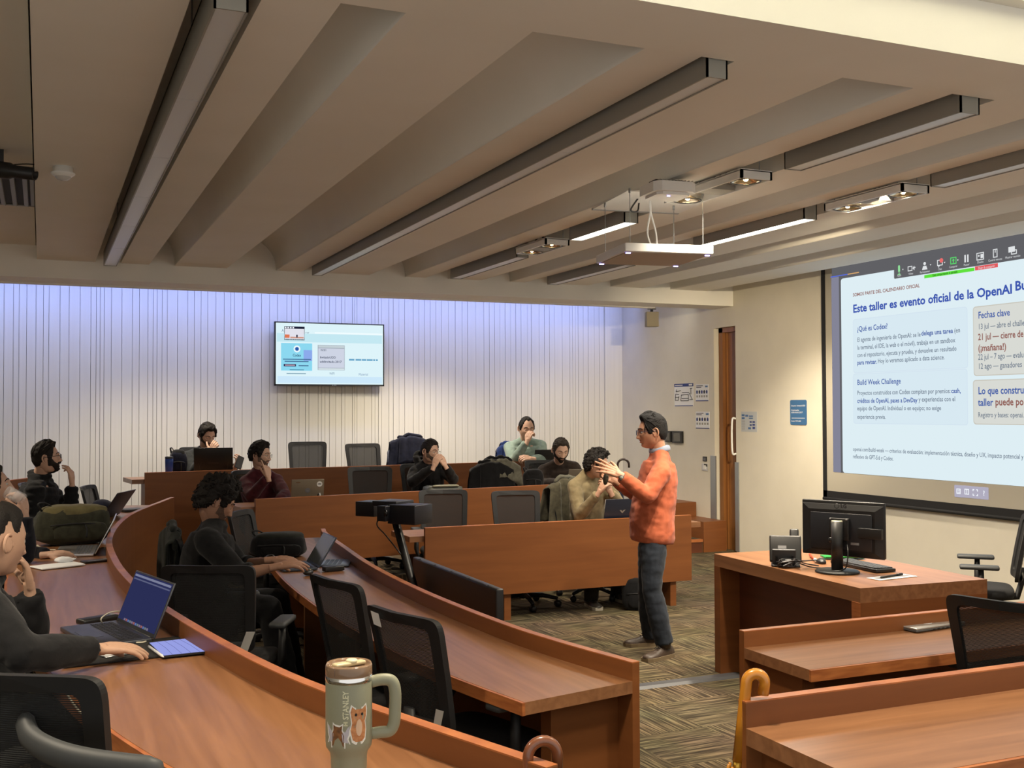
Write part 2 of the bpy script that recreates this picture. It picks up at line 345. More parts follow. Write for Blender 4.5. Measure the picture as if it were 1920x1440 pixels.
t = thing('curved_desk', 'outer curved cherry desk of the bend, with the tumbler at its near end', 'desk', (.2, 6.1, .16))
curved_desk(t, LIP2, .53, .16, .89, .96, (2, 24, 48, len(LIP2)-3))
LIP3 = catmull([(-.02, 11.35), (-.25, 10.9), (-.55, 10.1), (-.9, 9.2)], 6)
t = thing('curved_desk', 'far end of the rear curved desk at the left edge of the picture', 'desk', (-.6, 10.3, .32))
curved_desk(t, LIP3, .53, .32, 1.05, 1.12, (1, 12))
# teacher desk
c0, c1 = V((4.122,6.144,0.780)), V((4.033,4.632,0.780))
u = (c0-c1).normalized(); L = (c0-c1).length; v = V((u.y, -u.x, 0)); ang = atan2(u.y, u.x)
t = thing('teacher_desk', 'cherry teacher desk with thick mitred frame carrying monitor and phone', 'desk', (c1.x, c1.y, 0), ang)
# local: x along the front from near to far corner, y<0 away from the audience
W = .86
MB().bb((0, -W, .70), (L, 0, .78)).obj('desktop', WX, t)
MB().bb((L-.07, -W, .0), (L, 0, .70)).obj('side_panel', WP, t)
MB().bb((0, -W, .0), (.07, 0, .70)).obj('side_panel', WP, t)
MB().bb((.07, -.19, .10), (L-.07, -.15, .70)).obj('front_panel', WD, t)
MB().bb((.0, -.006, .02), (.07, .004, .70)).obj('frame_edge', WE, t)
# cable cover across the floor towards the teacher desk
m = MB().prism([(0, 0), (.025, .014), (.095, .014), (.12, 0)], 0, 2.2, Matrix(((0,0,1,0),(1,0,0,0),(0,1,0,0),(0,0,0,1))))
o = m.obj('cable_cover', DGREY); o.location = (2.0, 5.93, 0); tag(o, 'dark grey rubber cable cover lying across the carpet to the teacher desk', 'cable cover')

# ------------------------------------------------------------------ ceiling lamps and devices
LED = emis('lit_diffuser', (1, .93, .80), 9)
DIFF = mat('unlit_diffuser', (.66, .68, .69), .35)
def linear(x, y0, y1, label, lit=False, wdt=.115, group=None, n=1, z=3.09):
    t = thing('linear_lamp', label, 'ceiling light', (x, (y0+y1)/2, z), 0, group); h = (y1-y0)/2
    m = MB(); m.bb((-wdt/2, -h, .004), (-wdt/2+.008, h, .14)); m.bb((wdt/2-.008, -h, .004), (wdt/2, h, .14)); m.bb((-wdt/2, -h, .13), (wdt/2, h, .14)); m.bb((-wdt/2, -h, .004), (wdt/2, -h+.008, .14)); m.bb((-wdt/2, h-.008, .004), (wdt/2, h, .14)); m.obj('housing', FIX, t)
    L = 2*h/n
    for i in range(n): MB().bb((-wdt/2+.008, -h+i*L+.004, .008), (wdt/2-.008, -h+(i+1)*L-.004, .02)).obj('diffuser', LED if lit else DIFF, t)
    for y in (-h*.7, h*.7): MB().tube([(0, y, .14), (0, y, ZT-z+.002)], .004, 6).obj('hanger', STEEL, t)
    return t
linear(.51*K, YF+.015, 10.75, 'long unlit lamp of pale segments in the leftmost ceiling slot', n=6)
linear(2.22*K, YF+.015, 10.75, 'long unlit ceiling lamp in the slot running above the television', n=5, wdt=.10)
linear(3.44*K, 8.8, 10.5, 'short dim ceiling lamp farthest back, beyond the small spot panel')
linear(3.44*K, 6.86, 7.75, 'short brightly lit lamp above the hanging square microphone panel', lit=True)
linear(3.43*K, 3.715, 5.0, 'unlit ceiling lamp before the crossing beam, nearest the front of its slot')
linear(4.45*K, 8.9, 10.6, 'dim ceiling lamp behind the hanging square microphone panel')
linear(4.42*K, 6.25, 7.68, 'long brightly lit lamp right of the hanging square microphone panel', lit=True)
linear(4.42*K, 3.715, 5.05, 'unlit ceiling lamp at the right edge of the picture')
BULB = emis('halogen', (1, .72, .38), 30); REFL = mat('reflector', (.85, .75, .6), .18, 1)
def spot_panel(x, y, L, label, rz=0):
    t = thing('spot_panel', label, 'spotlight', (x, y, 3.10), rz); h = L/2
    m = MB(); m.bb((-.11, -h, 0), (-.095, h, .05)); m.bb((.095, -h, 0), (.11, h, .05)); m.bb((-.11, -h, 0), (.11, -h+.015, .05)); m.bb((-.11, h-.015, 0), (.11, h, .05)); m.bb((-.11, -h, .045), (.11, h, .055)); m.obj('frame', WHITE, t)
    MB().bb((-.09, -.08, .004), (.09, .08, .04)).obj('blank_plate', FIX, t)
    for s in (-1, 1):
        q = MB().lathe([(.085, .004), (.088, .008), (.074, .012), (.03, .034), (.0, .036)], (0, s*(h-.11), 0), 20).obj('reflector', REFL, t)
        r = MB(); r.cur = 0; r.lathe([(.092, .006), (.092, .002), (.083, .002), (.083, .006)], (0, s*(h-.11), 0), 20).obj('bezel', BLACK, t)
        MB().ball((0, s*(h-.11), .022), .016, 10, 6).obj('bulb', BULB, q)
    for sx in (-.08, .08):
        for sy in (-h*.8, h*.8): MB().tube([(sx, sy, .05), (sx, sy, ZT-3.10)], .003, 5).obj('hanger', STEEL, t)
    MB().tube(catmull([(-.05, -h*.5, .06), (-.02, -h*.2, .13), (.03, .0, .08), (.02, h*.3, .15), (0, h*.5, .06)], 5), .006, 6).obj('cable', BLACK, t)
    return t
spot_panel(3.40*K, 5.72, .86, 'twin spotlight panel hanging beside the white access point')
spot_panel(4.42*K, 5.60, .74, 'twin spotlight panel farthest right, both round lamps glowing')
spot_panel(3.42*K, 8.35, .62, 'small twin spotlight panel left of the hanging microphone panel')
# hanging ceiling microphone with its plate
t = thing('microphone_panel', 'white square microphone panel hanging on thin wires', 'microphone', (3.73, 6.25, 2.77), radians(-10))
MB().box((0, 0, 0), (.60, .60, .055), bev=.006).obj('panel', WHITE, t); MB().bb((-.285, -.285, -.031), (.285, .285, -.026)).obj('grille', mat('grille_grey', S(170,160,148), .8), t)
BLUE = emis('blue_led', (.35, .3, 1), 8)
for sx in (-.25, .25):
    for sy in (-.25, .25):
        MB().box((sx*1.08, sy*1.08, -.034), (.03, .012, .006)).obj('status_light', BLUE, t); MB().tube([(sx, sy, .027), (sx, sy, .385)], .0025, 5).obj('wire', STEEL, t); MB().tube([(sx, sy, .355), (sx, sy, .385)], .008, 8).obj('wire_grip', STEEL, t)
for dx in (0, .03): MB().tube(catmull([(dx, .0, .03), (-.03+dx*2, .02, .15), (0, .04, .3), (0, .05, .388)], 6), .006, 6).obj('cable', PAPER, t)
t = thing('mounting_plate', 'thin white plate on the ceiling above the microphone panel', 'plate', (3.86, 6.47, 3.16), radians(-8))
MB().bb((-.33, -.36, 0), (.33, .32, .008)).obj('plate', WHITE, t); MB().bb((-.33, .29, -.004), (.33, .32, .02)).obj('rail', STEEL, t)
MB().tube(catmull([(-.16, -.14, .008), (-.20, -.10, -.07), (-.12, -.02, -.06), (-.1, .0, .0)], 5), .006, 6).obj('cable', BLACK, t)
t = thing('access_point', 'white wireless access point box under the ceiling with a small blue light', 'access point', (3.53, 5.74, 3.06), radians(-6))
MB().prism([(-.14,-.10),(-.10,-.14),(.10,-.14),(.14,-.10),(.14,.10),(.10,.14),(-.10,.14),(-.14,.10)], 0, .06).obj('case', WHITE, t)
MB().prism([(-.11,-.08),(-.08,-.11),(.08,-.11),(.11,-.08),(.11,.08),(.08,.11),(-.08,.11),(-.11,.08)], -.016, 0).obj('base', WHITE, t)
MB().box((-.02, -.06, -.018), (.018, .008, .004)).obj('status_light', BLUE, t)
for i in range(10): MB().box((-.11+.024*i, -.10, .064), (.006, .07, .008)).obj('fin', FIX, t)
MB().bb((-.10, -.05, .06), (.10, .05, .085)).obj('bracket', BLACK, t)
# detector, vents, camera
t = thing('motion_detector', 'small round white motion detector on the ceiling at left', 'detector', (0.108,6.844,3.170))
MB().lathe([(0, .0), (.055, 0), (.055, -.03), (.068, -.036), (.066, -.044), (.045, -.058)], n=24).obj('base', WHITE, t); MB().lathe([(.045, -.058), (.03, -.075), (.0, -.081)], n=20).obj('lens', mat('milky', (.6, .6, .58), .2), t)
for i, (y0, y1, lb) in enumerate(((3.80, 4.40, 'ceiling air vent with dark slots at the top left corner'), (7.75, 8.95, 'ceiling air vent with dark slots at the left edge, beyond the black spotlight'))):
    t = thing('air_vent', lb, 'vent', (-.30, (y0+y1)/2, 3.30)); h = (y1-y0)/2
    m = MB(); m.bb((-.26, -h, -.012), (.245, -h+.02, 0)); m.bb((-.26, h-.02, -.012), (.245, h, 0)); m.bb((.22, -h, -.012), (.245, h, 0)); m.bb((-.26, -h, -.012), (-.235, h, 0)); m.obj('frame', FIX, t)
    MB().bb((-.235, -h+.02, -.004), (.22, h-.02, -.001)).obj('opening', BLACKM, t)
    for k in range(6): MB().box((-.20+.078*k, 0, -.009), (.03, 2*h-.04, .012), rot=Matrix.Rotation(.3, 3, 'Y')).obj('slat', FIX, t)
t = thing('ceiling_spotlight', 'black spotlight on the ceiling with a looped cable at the left edge', 'spotlight', (-0.234,7.114,3.200))
M_ = Matrix.Rotation(radians(-28), 3, 'Z')@Matrix.Rotation(radians(98), 3, 'Y')
MB().lathe([(0, -.08), (.042, -.08), (.05, -.06), (.05, .06), (.038, .09), (.038, .22), (.03, .22), (.03, .2), (0, .2)], (0, 0, -.02), 20, M_).obj('barrel', BLACK, t)
MB().bb((-.02, -.02, 0), (.02, .02, .1)).obj('bracket', BLACK, t)
MB().tube(catmull([(.04, 0, .01), (.14, -.03, .02), (.21, -.06, .01), (.17, -.06, -.02), (.10, -.03, -.02)], 5), .004, 5).obj('cable', BLACK, t)
t = thing('ceiling_sensor', 'small grey cylindrical sensor under the ceiling edge above the blue sign', 'sensor', (8.020,10.900,3.318))
MB().lathe([(.0, .08), (.04, .08), (.04, -.01), (.03, -.03), (0, -.03)], n=18).obj('body', FIX, t); MB().lathe([(.041, .04), (.043, .03), (.041, .02)], n=18).obj('ring', GREY, t)
t = thing('wall_speaker', 'beige box speaker hanging from the bulkhead at the back', 'speaker', (7.018,11.800,2.871), radians(-18))
MB().box((0, 0, 0), (.155, .12, .185), bev=.006).obj('case', mat('speaker_beige', S(150,140,118), .7), t); MB().tube([(0, 0, .09), (0, 0, .125)], .018, 8).obj('bracket', BLACK, t); MB().box((0, 0, .13), (.10, .05, .012)).obj('mount', FIX, t)
# ------------------------------------------------------------------ television
TVM = Matrix(((1,0,0,0),(0,0,1,0),(0,1,0,0),(0,0,0,1)))
def UP(y0): return lambda x, z, d=0: Matrix.Translation((x, y0-d, z))@Matrix(((1,0,0,0),(0,0,-1,0),(0,1,0,0),(0,0,0,1)))
t = thing('television', 'flat wall television showing a slide with three boxes', 'television', (3.41, YB-.09, 2.465))
Wt, Ht = .715, .405
MB().bb((-Wt, -.05, -Ht), (Wt, -.005, Ht)).obj('case', BLACK, t)
m = MB(); m.bb((-Wt, -.062, -Ht), (Wt, -.05, -Ht+.02)); m.bb((-Wt, -.062, Ht-.014), (Wt, -.05, Ht)); m.bb((-Wt, -.062, -Ht), (-Wt+.014, -.05, Ht)); m.bb((Wt-.014, -.062, -Ht), (Wt, -.05, Ht)); m.obj('bezel', BLACK, t)
MB().bb((-.2, -.004, -.2), (.2, .07, .2)).obj('wall_bracket', BLACK, t)
scr = MB().bb((-Wt+.014, -.054, -Ht+.02), (Wt-.014, -.05, Ht-.014)).obj('screen', emis('tv_white', S(222,244,250), 1.0), t)
E_ = {}
def em(c):
    if c not in E_: E_[c] = emis('shine_%d_%d_%d' % c, S(*c), 1.0)
    return E_[c]
def tvq(n, x0, x1, z0, z1, c, d=.0545, par=None): return MB().bb((x0, -d-.0008, z0), (x1, -d, z1)).obj(n, em(c), par or scr)
P8 = lambda X, Y: ((X-940)/1675*2*(Wt-.005), (620-Y)/955*2*(Ht-.005))     # photograph's slide proportions
def tvr(n, X0, Y0, X1, Y1, c, d=.0545): a, b = P8(X0, Y1), P8(X1, Y0); return tvq(n, a[0], b[0], a[1], b[1], c, d)
def tvt(s, X0, Y0, X1, hpx, c, bold=0):
    a, b = P8(X0, Y0), P8(X1, Y0); return text(s, scr, Matrix.Translation((a[0], -.0562, a[1]))@Matrix(((1,0,0,0),(0,0,-1,0),(0,1,0,0),(0,0,0,1))), hpx/955*2*Ht, em(c), b[0]-a[0], bold)
tvr('slide_band', 130, 310, 1750, 440, (196, 232, 242)); tvr('slide_band', 700, 280, 1760, 305, (240, 252, 255), .0555); tvr('slide_band', 140, 960, 1750, 1060, (205, 232, 250))
tvr('video_thumbnail', 240, 205, 545, 415, (30, 34, 54)); tvr('video_scene', 246, 240, 538, 395, (226, 226, 236), .0555); tvr('video_desk', 246, 330, 318, 380, (222, 120, 84), .0562); tvr('video_desk', 330, 362, 530, 384, (206, 150, 130), .0562); tvr('video_person', 418, 330, 440, 372, (50, 50, 70), .0565)
for i in range(4): tvr('video_icon', 248+38*i, 214, 272+38*i, 234, (235, 240, 250), .0555)
tvt('A', 200, 290, 232, 42, (90, 120, 150)); tvt('rar', 555, 305, 615, 30, (90, 120, 150))
tvr('slide_card', 192, 458, 660, 875, (140, 216, 240)); tvr('slide_card', 530, 560, 660, 725, (140, 170, 235), .0553)
a = P8(430, 545); MB().lathe([(0, 0), (.044, 0)], (a[0], -.0556, a[1]), 20, Matrix.Rotation(pi/2, 3, 'X')).obj('logo_disc', em((235, 250, 255)), scr); MB().lathe([(0, 0), (.027, 0)], (a[0], -.0562, a[1]), 6, Matrix.Rotation(pi/2, 3, 'X')).obj('logo', em((40, 90, 170)), scr)
tvt('Codex', 366, 660, 490, 40, (30, 60, 100), .02)
tvr('text_line', 220, 696, 640, 710, (70, 110, 150), .0556); tvr('text_line', 245, 728, 605, 742, (70, 110, 150), .0556); tvr('button', 232, 775, 415, 812, (28, 30, 70), .0556); tvr('button_text', 250, 786, 400, 800, (200, 170, 190), .0562); tvr('text_line', 455, 792, 605, 806, (60, 90, 130), .0556); tvr('text_line', 322, 855, 535, 868, (70, 130, 160), .0556); tvr('text_line', 275, 912, 565, 926, (110, 150, 170), .0556)
tvr('slide_card', 745, 478, 1160, 862, (150, 160, 172)); tvr('slide_card_face', 752, 484, 1154, 520, (196, 208, 214), .0553); tvr('slide_card_face', 752, 528, 1154, 826, (206, 212, 228), .0553); tvr('slide_card_face', 752, 834, 1154, 856, (220, 232, 236), .0553)
tvt('WIFI', 785, 573, 872, 34, (40, 60, 84)); tvt('InvitadoUDD', 778, 682, 1018, 34, (40, 52, 84), .02); tvt('uddinvitado.2017', 776, 748, 1110, 34, (40, 52, 84), .02); tvt('WIFI', 922, 930, 1002, 36, (110, 140, 170)); [tvr('link_line', a, 684, b, 710, (104, 164, 200), .0556) for a, b in ((1228, 1312), (1330, 1420), (1428, 1500), (1508, 1600), (1608, 1640), (1652, 1682))]; tvt('Material', 1378, 940, 1520, 38, (110, 140, 180))
text('LG', t, Matrix.Translation((.02, -.063, -Ht+.004))@Matrix(((1,0,0,0),(0,0,-1,0),(0,1,0,0),(0,0,0,1))), .01, em((190, 195, 200)), .05)
# ------------------------------------------------------------------ projection screen on the right wall
XS = XR-.03
t = thing('projection_screen', 'big projection screen with a bright presentation slide on the right wall', 'projection screen', (XS, 7.9, 2.0))
PW = Matrix(((0,0,-1,0),(-1,0,0,0),(0,1,0,0),(0,0,0,1)))               # local x -> -Y, y -> Z, facing -X
Y1, Y0, Z0, Z1 = 9.42, 5.4, .80, 3.27
oy = lambda p: (p[0]-XS, p[1]-7.9, p[2]-2.0)
def rect(n, y1, y0, z0, z1, m, d, par):
    return MB().bb((-d-.0012, y0-7.9, z0-2.0), (-d, y1-7.9, z1-2.0)).obj(n, m, par)
canvas = rect('canvas', Y1-.06, Y0, Z0+.06, Z1, mat('screen_cloth', S(176,170,156), .85), .0, t)
m = MB(); m.bb((-.006, Y1-.06-7.9, Z0-2), (.004, Y1-7.9, Z1-2)); m.bb((-.006, Y0-7.9, Z0-2), (.004, Y1-7.9, Z0+.07-2)); m.obj('border', BLACKM, t)
MB().tube([(.0, Y1-7.9, Z0-.015-2), (.0, Y0-7.9, Z0-.015-2)], .018, 10).obj('weight_bar', BLACKM, t)
def R2(n, A, B, c, d, par=None, s=1.0, rad=0):
    """rectangle from its upper left (y, z) to its lower right, optionally with round corners"""
    (ya, za), (yb, zb) = A, B
    if rad:
        P = []
        for cx, cz, a0 in ((yb+rad, za-rad, 0), (ya-rad, za-rad, pi/2), (ya-rad, zb+rad, pi), (yb+rad, zb+rad, 1.5*pi)):
            for k in range(5): a = a0+k*pi/8; P.append((cx-7.9-rad*cos(a), cz-2.0+rad*sin(a)))
        return MB().prism(P, -d-.001, -d, Matrix(((0,0,1,0),(1,0,0,0),(0,1,0,0),(0,0,0,1)))).obj(n, c, par or t)
    return rect(n, ya, yb, zb, za, c, d, par or t)
def T2(s, p, h, c, pe=None, bold=0, par=None, d=.0075):
    return text(s, par or t, Matrix.Translation((-d, p[0]-7.9, p[1]-2.0))@PW, h, c, (p[0]-pe[0]) if pe else None, bold)
PANEL = emis('slide_white', S(222,238,244), 1.0); CARD = emis('slide_card_blue', S(212,228,240), 1.0); CARDW = emis('slide_card_warm', S(216,218,212), 1.0); BARC = emis('slide_grey', S(96,96,100), 1.0)
BLUEC = emis('slide_blue', S(62,88,176), 1.0); BODY = emis('slide_text', S(104,118,136), 1.0); BROWN = emis('slide_brown', S(146,96,88), 1.0); KB = emis('slide_key_blue', S(74,100,168), 1.0)
R2('backdrop', (9.251,3.599), (5.45, (9.140,1.073)[1]), BARC, .001)
R2('side_band', (9.259,3.138), (9.140,1.073), emis('slide_side', S(132,132,150), 1), .0014)
slide = R2('slide', (9.107,3.110), (5.45, (9.140,1.073)[1]), PANEL, .003, rad=.03)
R2('accent_line', ((9.267,3.145)[0], (9.267,3.145)[1]+.006), ((9.000,3.142)[0], (9.267,3.145)[1]-.004), emis('line_blue', S(90,110,220)), .0035); R2('accent_line', ((9.000,3.142)[0], (9.267,3.145)[1]+.006), ((8.830,3.122)[0], (9.267,3.145)[1]-.004), emis('line_orange', S(220,170,110)), .0035)
R2('toolbar', ((8.327,3.112)[0], 3.27), (5.45, (8.328,3.022)[1]), BARC, .0045, rad=.012)
R2('share_banner', (7.926,3.012), (7.320,2.981), emis('banner_green', S(96,226,60)), .0055); R2('stop_banner', (7.313,3.019), (7.058,2.983), emis('banner_red', S(226,92,96)), .0055)
for a, b, c in (((8.926,2.668), (7.409,2.108), CARD), ((8.935,2.104), (7.418,1.588), CARD)):
    R2('slide_card', a, b, CARD if c is CARD else c, .0045, rad=.03); R2('slide_card_face', (a[0]-.008, a[1]-.008), (b[0]+.008, b[1]+.008), emis('card_face', S(216,233,242)), .0052, rad=.026)
for a, z in (((7.344,2.658), (7.355,2.032)), ((7.355,1.997), (7.362,1.597))):
    R2('slide_card', a, (5.55, z[1]), emis('card_rim', S(200,196,184)), .0045, rad=.03); R2('slide_card_face', (a[0]-.008, a[1]-.008), (5.56, z[1]+.008), CARDW, .0052, rad=.026)
T2('SOMOS PARTE DEL CALENDARIO OFICIAL', (8.920,2.904), 0.035, BROWN, (7.985,2.900), 0.030)
T2('Este taller es evento oficial de la OpenAI', (8.922,2.738), 0.083, BLUEC, (6.915,2.759), 0.040)
T2('Bu', (6.878,2.758), 0.083, BLUEC, (6.762,2.760), 0.040)
T2('¿Qué es Codex?', (8.861,2.538), 0.055, KB, (8.425,2.537), 0.025)
T2('El agente de ingeniería de OpenAI: se le', (8.863,2.431), 0.046, BODY, (7.986,2.438), 0.012)
T2('delega una tarea', (7.973,2.439), 0.046, KB, (7.581,2.439), 0.030)
T2('(en', (7.566,2.439), 0.046, BODY, (7.498,2.440), 0.012)
T2('la terminal, el IDE, la web o el móvil), trabaja en un sandbox', (8.864,2.351), 0.046, BODY, (7.556,2.357), 0.012)
T2('con el repositorio, ejecuta y prueba, y devuelve un resultado', (8.866,2.273), 0.046, BODY, (7.542,2.283), 0.012)
T2('para revisar.', (8.867,2.196), 0.046, KB, (8.580,2.198), 0.030)
T2('Hoy lo veremos aplicado a data science.', (8.566,2.200), 0.046, BODY, (7.690,2.203), 0.012)
T2('Build Week Challenge', (8.870,1.988), 0.055, KB, (8.255,1.989), 0.020)
T2('Proyectos construidos con Codex compiten por premios:', (8.872,1.884), 0.046, BODY, (7.623,1.884), 0.012)
T2('cash,', (7.611,1.884), 0.046, KB, (7.498,1.886), 0.030)
T2('créditos de OpenAI, pases a DevDay', (8.873,1.803), 0.046, KB, (8.034,1.809), 0.030)
T2('y experiencias con el', (8.018,1.809), 0.046, BODY, (7.564,1.813), 0.012)
T2('equipo de OpenAI. Individual o en equipo; no exige', (8.875,1.726), 0.046, BODY, (7.738,1.732), 0.012)
T2('experiencia previa.', (8.876,1.640), 0.046, BODY, (8.466,1.647), 0.012)
T2('openai.com/build-week — criterios de evaluación: implementación técnica, diseño y UX, impacto potencial y', (8.945,1.307), 0.042, BODY, (6.816,1.331), 0.012)
T2('reflexivo de GPT-5.6 y Codex.', (8.947,1.231), 0.042, BODY, (8.367,1.244), 0.012)
T2('Fechas clave', (7.284,2.548), 0.062, KB, (6.939,2.547), 0.025)
T2('13 jul — abre el challe', (7.286,2.450), 0.052, BODY, (6.796,2.447), 0.012)
T2('21 jul — cierre de', (7.288,2.353), 0.060, BROWN, (6.797,2.353), 0.030)
T2('(¡mañana!)', (7.289,2.254), 0.060, BROWN, (6.983,2.252), 0.030)
T2('22 jul – 7 ago — evalu', (7.291,2.177), 0.052, BODY, (6.801,2.172), 0.012)
T2('12 ago — ganadores', (7.292,2.095), 0.052, BODY, (6.828,2.093), 0.012)
T2('Lo que constru', (7.296,1.869), 0.066, KB, (6.806,1.871), 0.030)
T2('taller', (7.298,1.765), 0.066, KB, (7.126,1.768), 0.030)
T2('puede po', (7.107,1.768), 0.066, BROWN, (6.808,1.769), 0.030)
T2('Registro y bases: openai.', (7.300,1.663), 0.046, BODY, (6.810,1.669), 0.012)
WTX = emis('toolbar_white', S(225,228,230)); DK = emis('banner_text', S(30,70,30))
T2('Audio', (8.281,3.037), .02, WTX, (8.228,3.036))
T2('Video', (8.130,3.038), .02, WTX, (8.069,3.037))
T2('Participantes', (7.981,3.035), .02, WTX, (7.857,3.035))
T2('Chat', (7.751,3.037), .02, WTX, (7.706,3.037))
T2('Compartir', (7.614,3.041), .02, WTX, (7.517,3.040))
T2('Pausar', (7.442,3.040), .02, WTX, (7.376,3.040))
T2('Diseño', (7.285,3.043), .02, WTX, (7.217,3.042))
T2('Control remoto', (7.161,3.043), .02, WTX, (7.011,3.045))
T2('Mostrar reunión', (6.976,3.045), .02, WTX, (6.819,3.046))
T2('Está compartiendo la pantalla', (7.819,2.988), .022, DK, (7.518,2.992), .02)
T2('Dejar de compartir', (7.276,2.989), .022, WTX, (7.092,2.992))
def icon(n, p, fn):
    m = MB(); T = Matrix.Translation((-.0075, p[0]-7.9, p[1]-2.0))@PW; fn(m, T); return m
def ring(m, T, x, y, w, h, th=.008):
    for a, b, c, d in ((x-w, y-h, x+w, y-h+th), (x-w, y+h-th, x+w, y+h), (x-w, y-h, x-w+th, y+h), (x+w-th, y-h, x+w, y+h)): m.prism([(a, b), (c, b), (c, d), (a, d)], 0, .001, T)
def disc(m, T, x, y, r, n=14): m.prism([(x+r*cos(2*pi*k/n), y+r*sin(2*pi*k/n)) for k in range(n)], 0, .001, T)
def bar(m, T, x, y, w, h): m.prism([(x-w, y-h), (x+w, y-h), (x+w, y+h), (x-w, y+h)], 0, .001, T)
def i_mic(m, T): bar(m, T, 0, .012, .012, .026); disc(m, T, 0, .038, .012); bar(m, T, 0, -.03, .004, .012); bar(m, T, 0, -.04, .02, .004)
def i_cam(m, T): ring(m, T, -.012, 0, .03, .024); m.prism([(.022, 0), (.045, .022), (.045, -.022)], 0, .001, T)
def i_ppl(m, T): disc(m, T, 0, .024, .016); m.prism([(-.034, -.034), (.034, -.034), (.02, .002), (-.02, .002)], 0, .001, T)
def i_chat(m, T): ring(m, T, 0, .006, .034, .028); m.prism([(-.02, -.02), (0, -.02), (-.02, -.042)], 0, .001, T)
def i_share(m, T): ring(m, T, 0, 0, .036, .032); m.prism([(-.016, 0), (.016, 0), (0, .02)], 0, .001, T); bar(m, T, 0, -.008, .005, .012)
def i_pause(m, T): bar(m, T, -.016, 0, .008, .034); bar(m, T, .016, 0, .008, .034)
def i_lay(m, T): ring(m, T, 0, 0, .042, .034); bar(m, T, .018, 0, .014, .018); disc(m, T, -.016, .006, .009)
def i_mouse(m, T): ring(m, T, 0, 0, .024, .038); bar(m, T, 0, .018, .004, .012)
def i_win(m, T): bar(m, T, -.01, .012, .034, .024); ring(m, T, .014, -.014, .03, .02)
icon('i', (8.255,3.098), i_mic).obj('toolbar_icon', emis('mic_green', S(150,235,160)), t)
icon('i', (8.097,3.097), i_cam).obj('toolbar_icon', WTX, t)
icon('i', (7.918,3.098), i_ppl).obj('toolbar_icon', WTX, t)
icon('i', (7.727,3.101), i_chat).obj('toolbar_icon', WTX, t)
icon('i', (7.563,3.105), i_share).obj('toolbar_icon', emis('share_green', S(90,220,110)), t)
icon('i', (7.408,3.105), i_pause).obj('toolbar_icon', WTX, t)
icon('i', (7.250,3.104), i_lay).obj('toolbar_icon', WTX, t)
icon('i', (7.083,3.109), i_mouse).obj('toolbar_icon', WTX, t)
icon('i', (6.896,3.107), i_win).obj('toolbar_icon', WTX, t)
m = MB(); disc(m, Matrix.Translation((-.0088, (7.707,3.125)[0]-7.9, (7.707,3.125)[1]-2.0))@PW, 0, 0, .022); m.obj('badge', emis('badge_red', S(235,110,110)), t)
m = MB(); m.prism([(-.009, .006), (.009, .006), (0, -.007)], 0, .001, Matrix.Translation((-.0075, (8.204,3.099)[0]-7.9, (8.204,3.099)[1]-2.0))@PW); m.obj('arrow', WTX, t)
m = MB(); m.prism([(-.009, .006), (.009, .006), (0, -.007)], 0, .001, Matrix.Translation((-.0075, (8.044,3.099)[0]-7.9, (8.044,3.099)[1]-2.0))@PW); m.obj('arrow', WTX, t)
m = MB(); m.prism([(-.009, .006), (.009, .006), (0, -.007)], 0, .001, Matrix.Translation((-.0075, (7.843,3.101)[0]-7.9, (7.843,3.101)[1]-2.0))@PW); m.obj('arrow', WTX, t)
m = MB(); m.prism([(-.009, .006), (.009, .006), (0, -.007)], 0, .001, Matrix.Translation((-.0075, (7.669,3.101)[0]-7.9, (7.669,3.101)[1]-2.0))@PW); m.obj('arrow', WTX, t)
m = MB(); m.prism([(-.009, .006), (.009, .006), (0, -.007)], 0, .001, Matrix.Translation((-.0075, (7.510,3.102)[0]-7.9, (7.510,3.102)[1]-2.0))@PW); m.obj('arrow', WTX, t)
KEYC = emis('key_tint', S(176,172,190)); KW = emis('key_white', S(240,244,250))
for i, p in enumerate(((7.541,0.984), (7.444,0.986), (7.346,0.985), (7.248,0.985))):
    R2('key', (p[0]+.05, p[1]+.055), (p[0]-.05, p[1]-.055), KEYC, .003, rad=.008); m = MB(); T = Matrix.Translation((-.0046, p[0]-7.9, p[1]-2.0))@PW
    if i == 0: ring(m, T, 0, 0, .024, .024); bar(m, T, .004, .004, .014, .003); bar(m, T, .004, -.008, .014, .003)
    elif i == 1: ring(m, T, 0, 0, .026, .026); bar(m, T, 0, 0, .004, .026)
    elif i == 2:
        for a in (-1, 1):
            for b in (-1, 1): bar(m, T, a*.02, b*.026, .009, .004); bar(m, T, a*.026, b*.02, .004, .009)
    if i < 3: m.obj('key_sign', KW, t)
    else: text('?', t, Matrix.Translation((-.0046, p[0]-7.9+.012, p[1]-2.0-.02))@PW, .045, KW, None, .03)
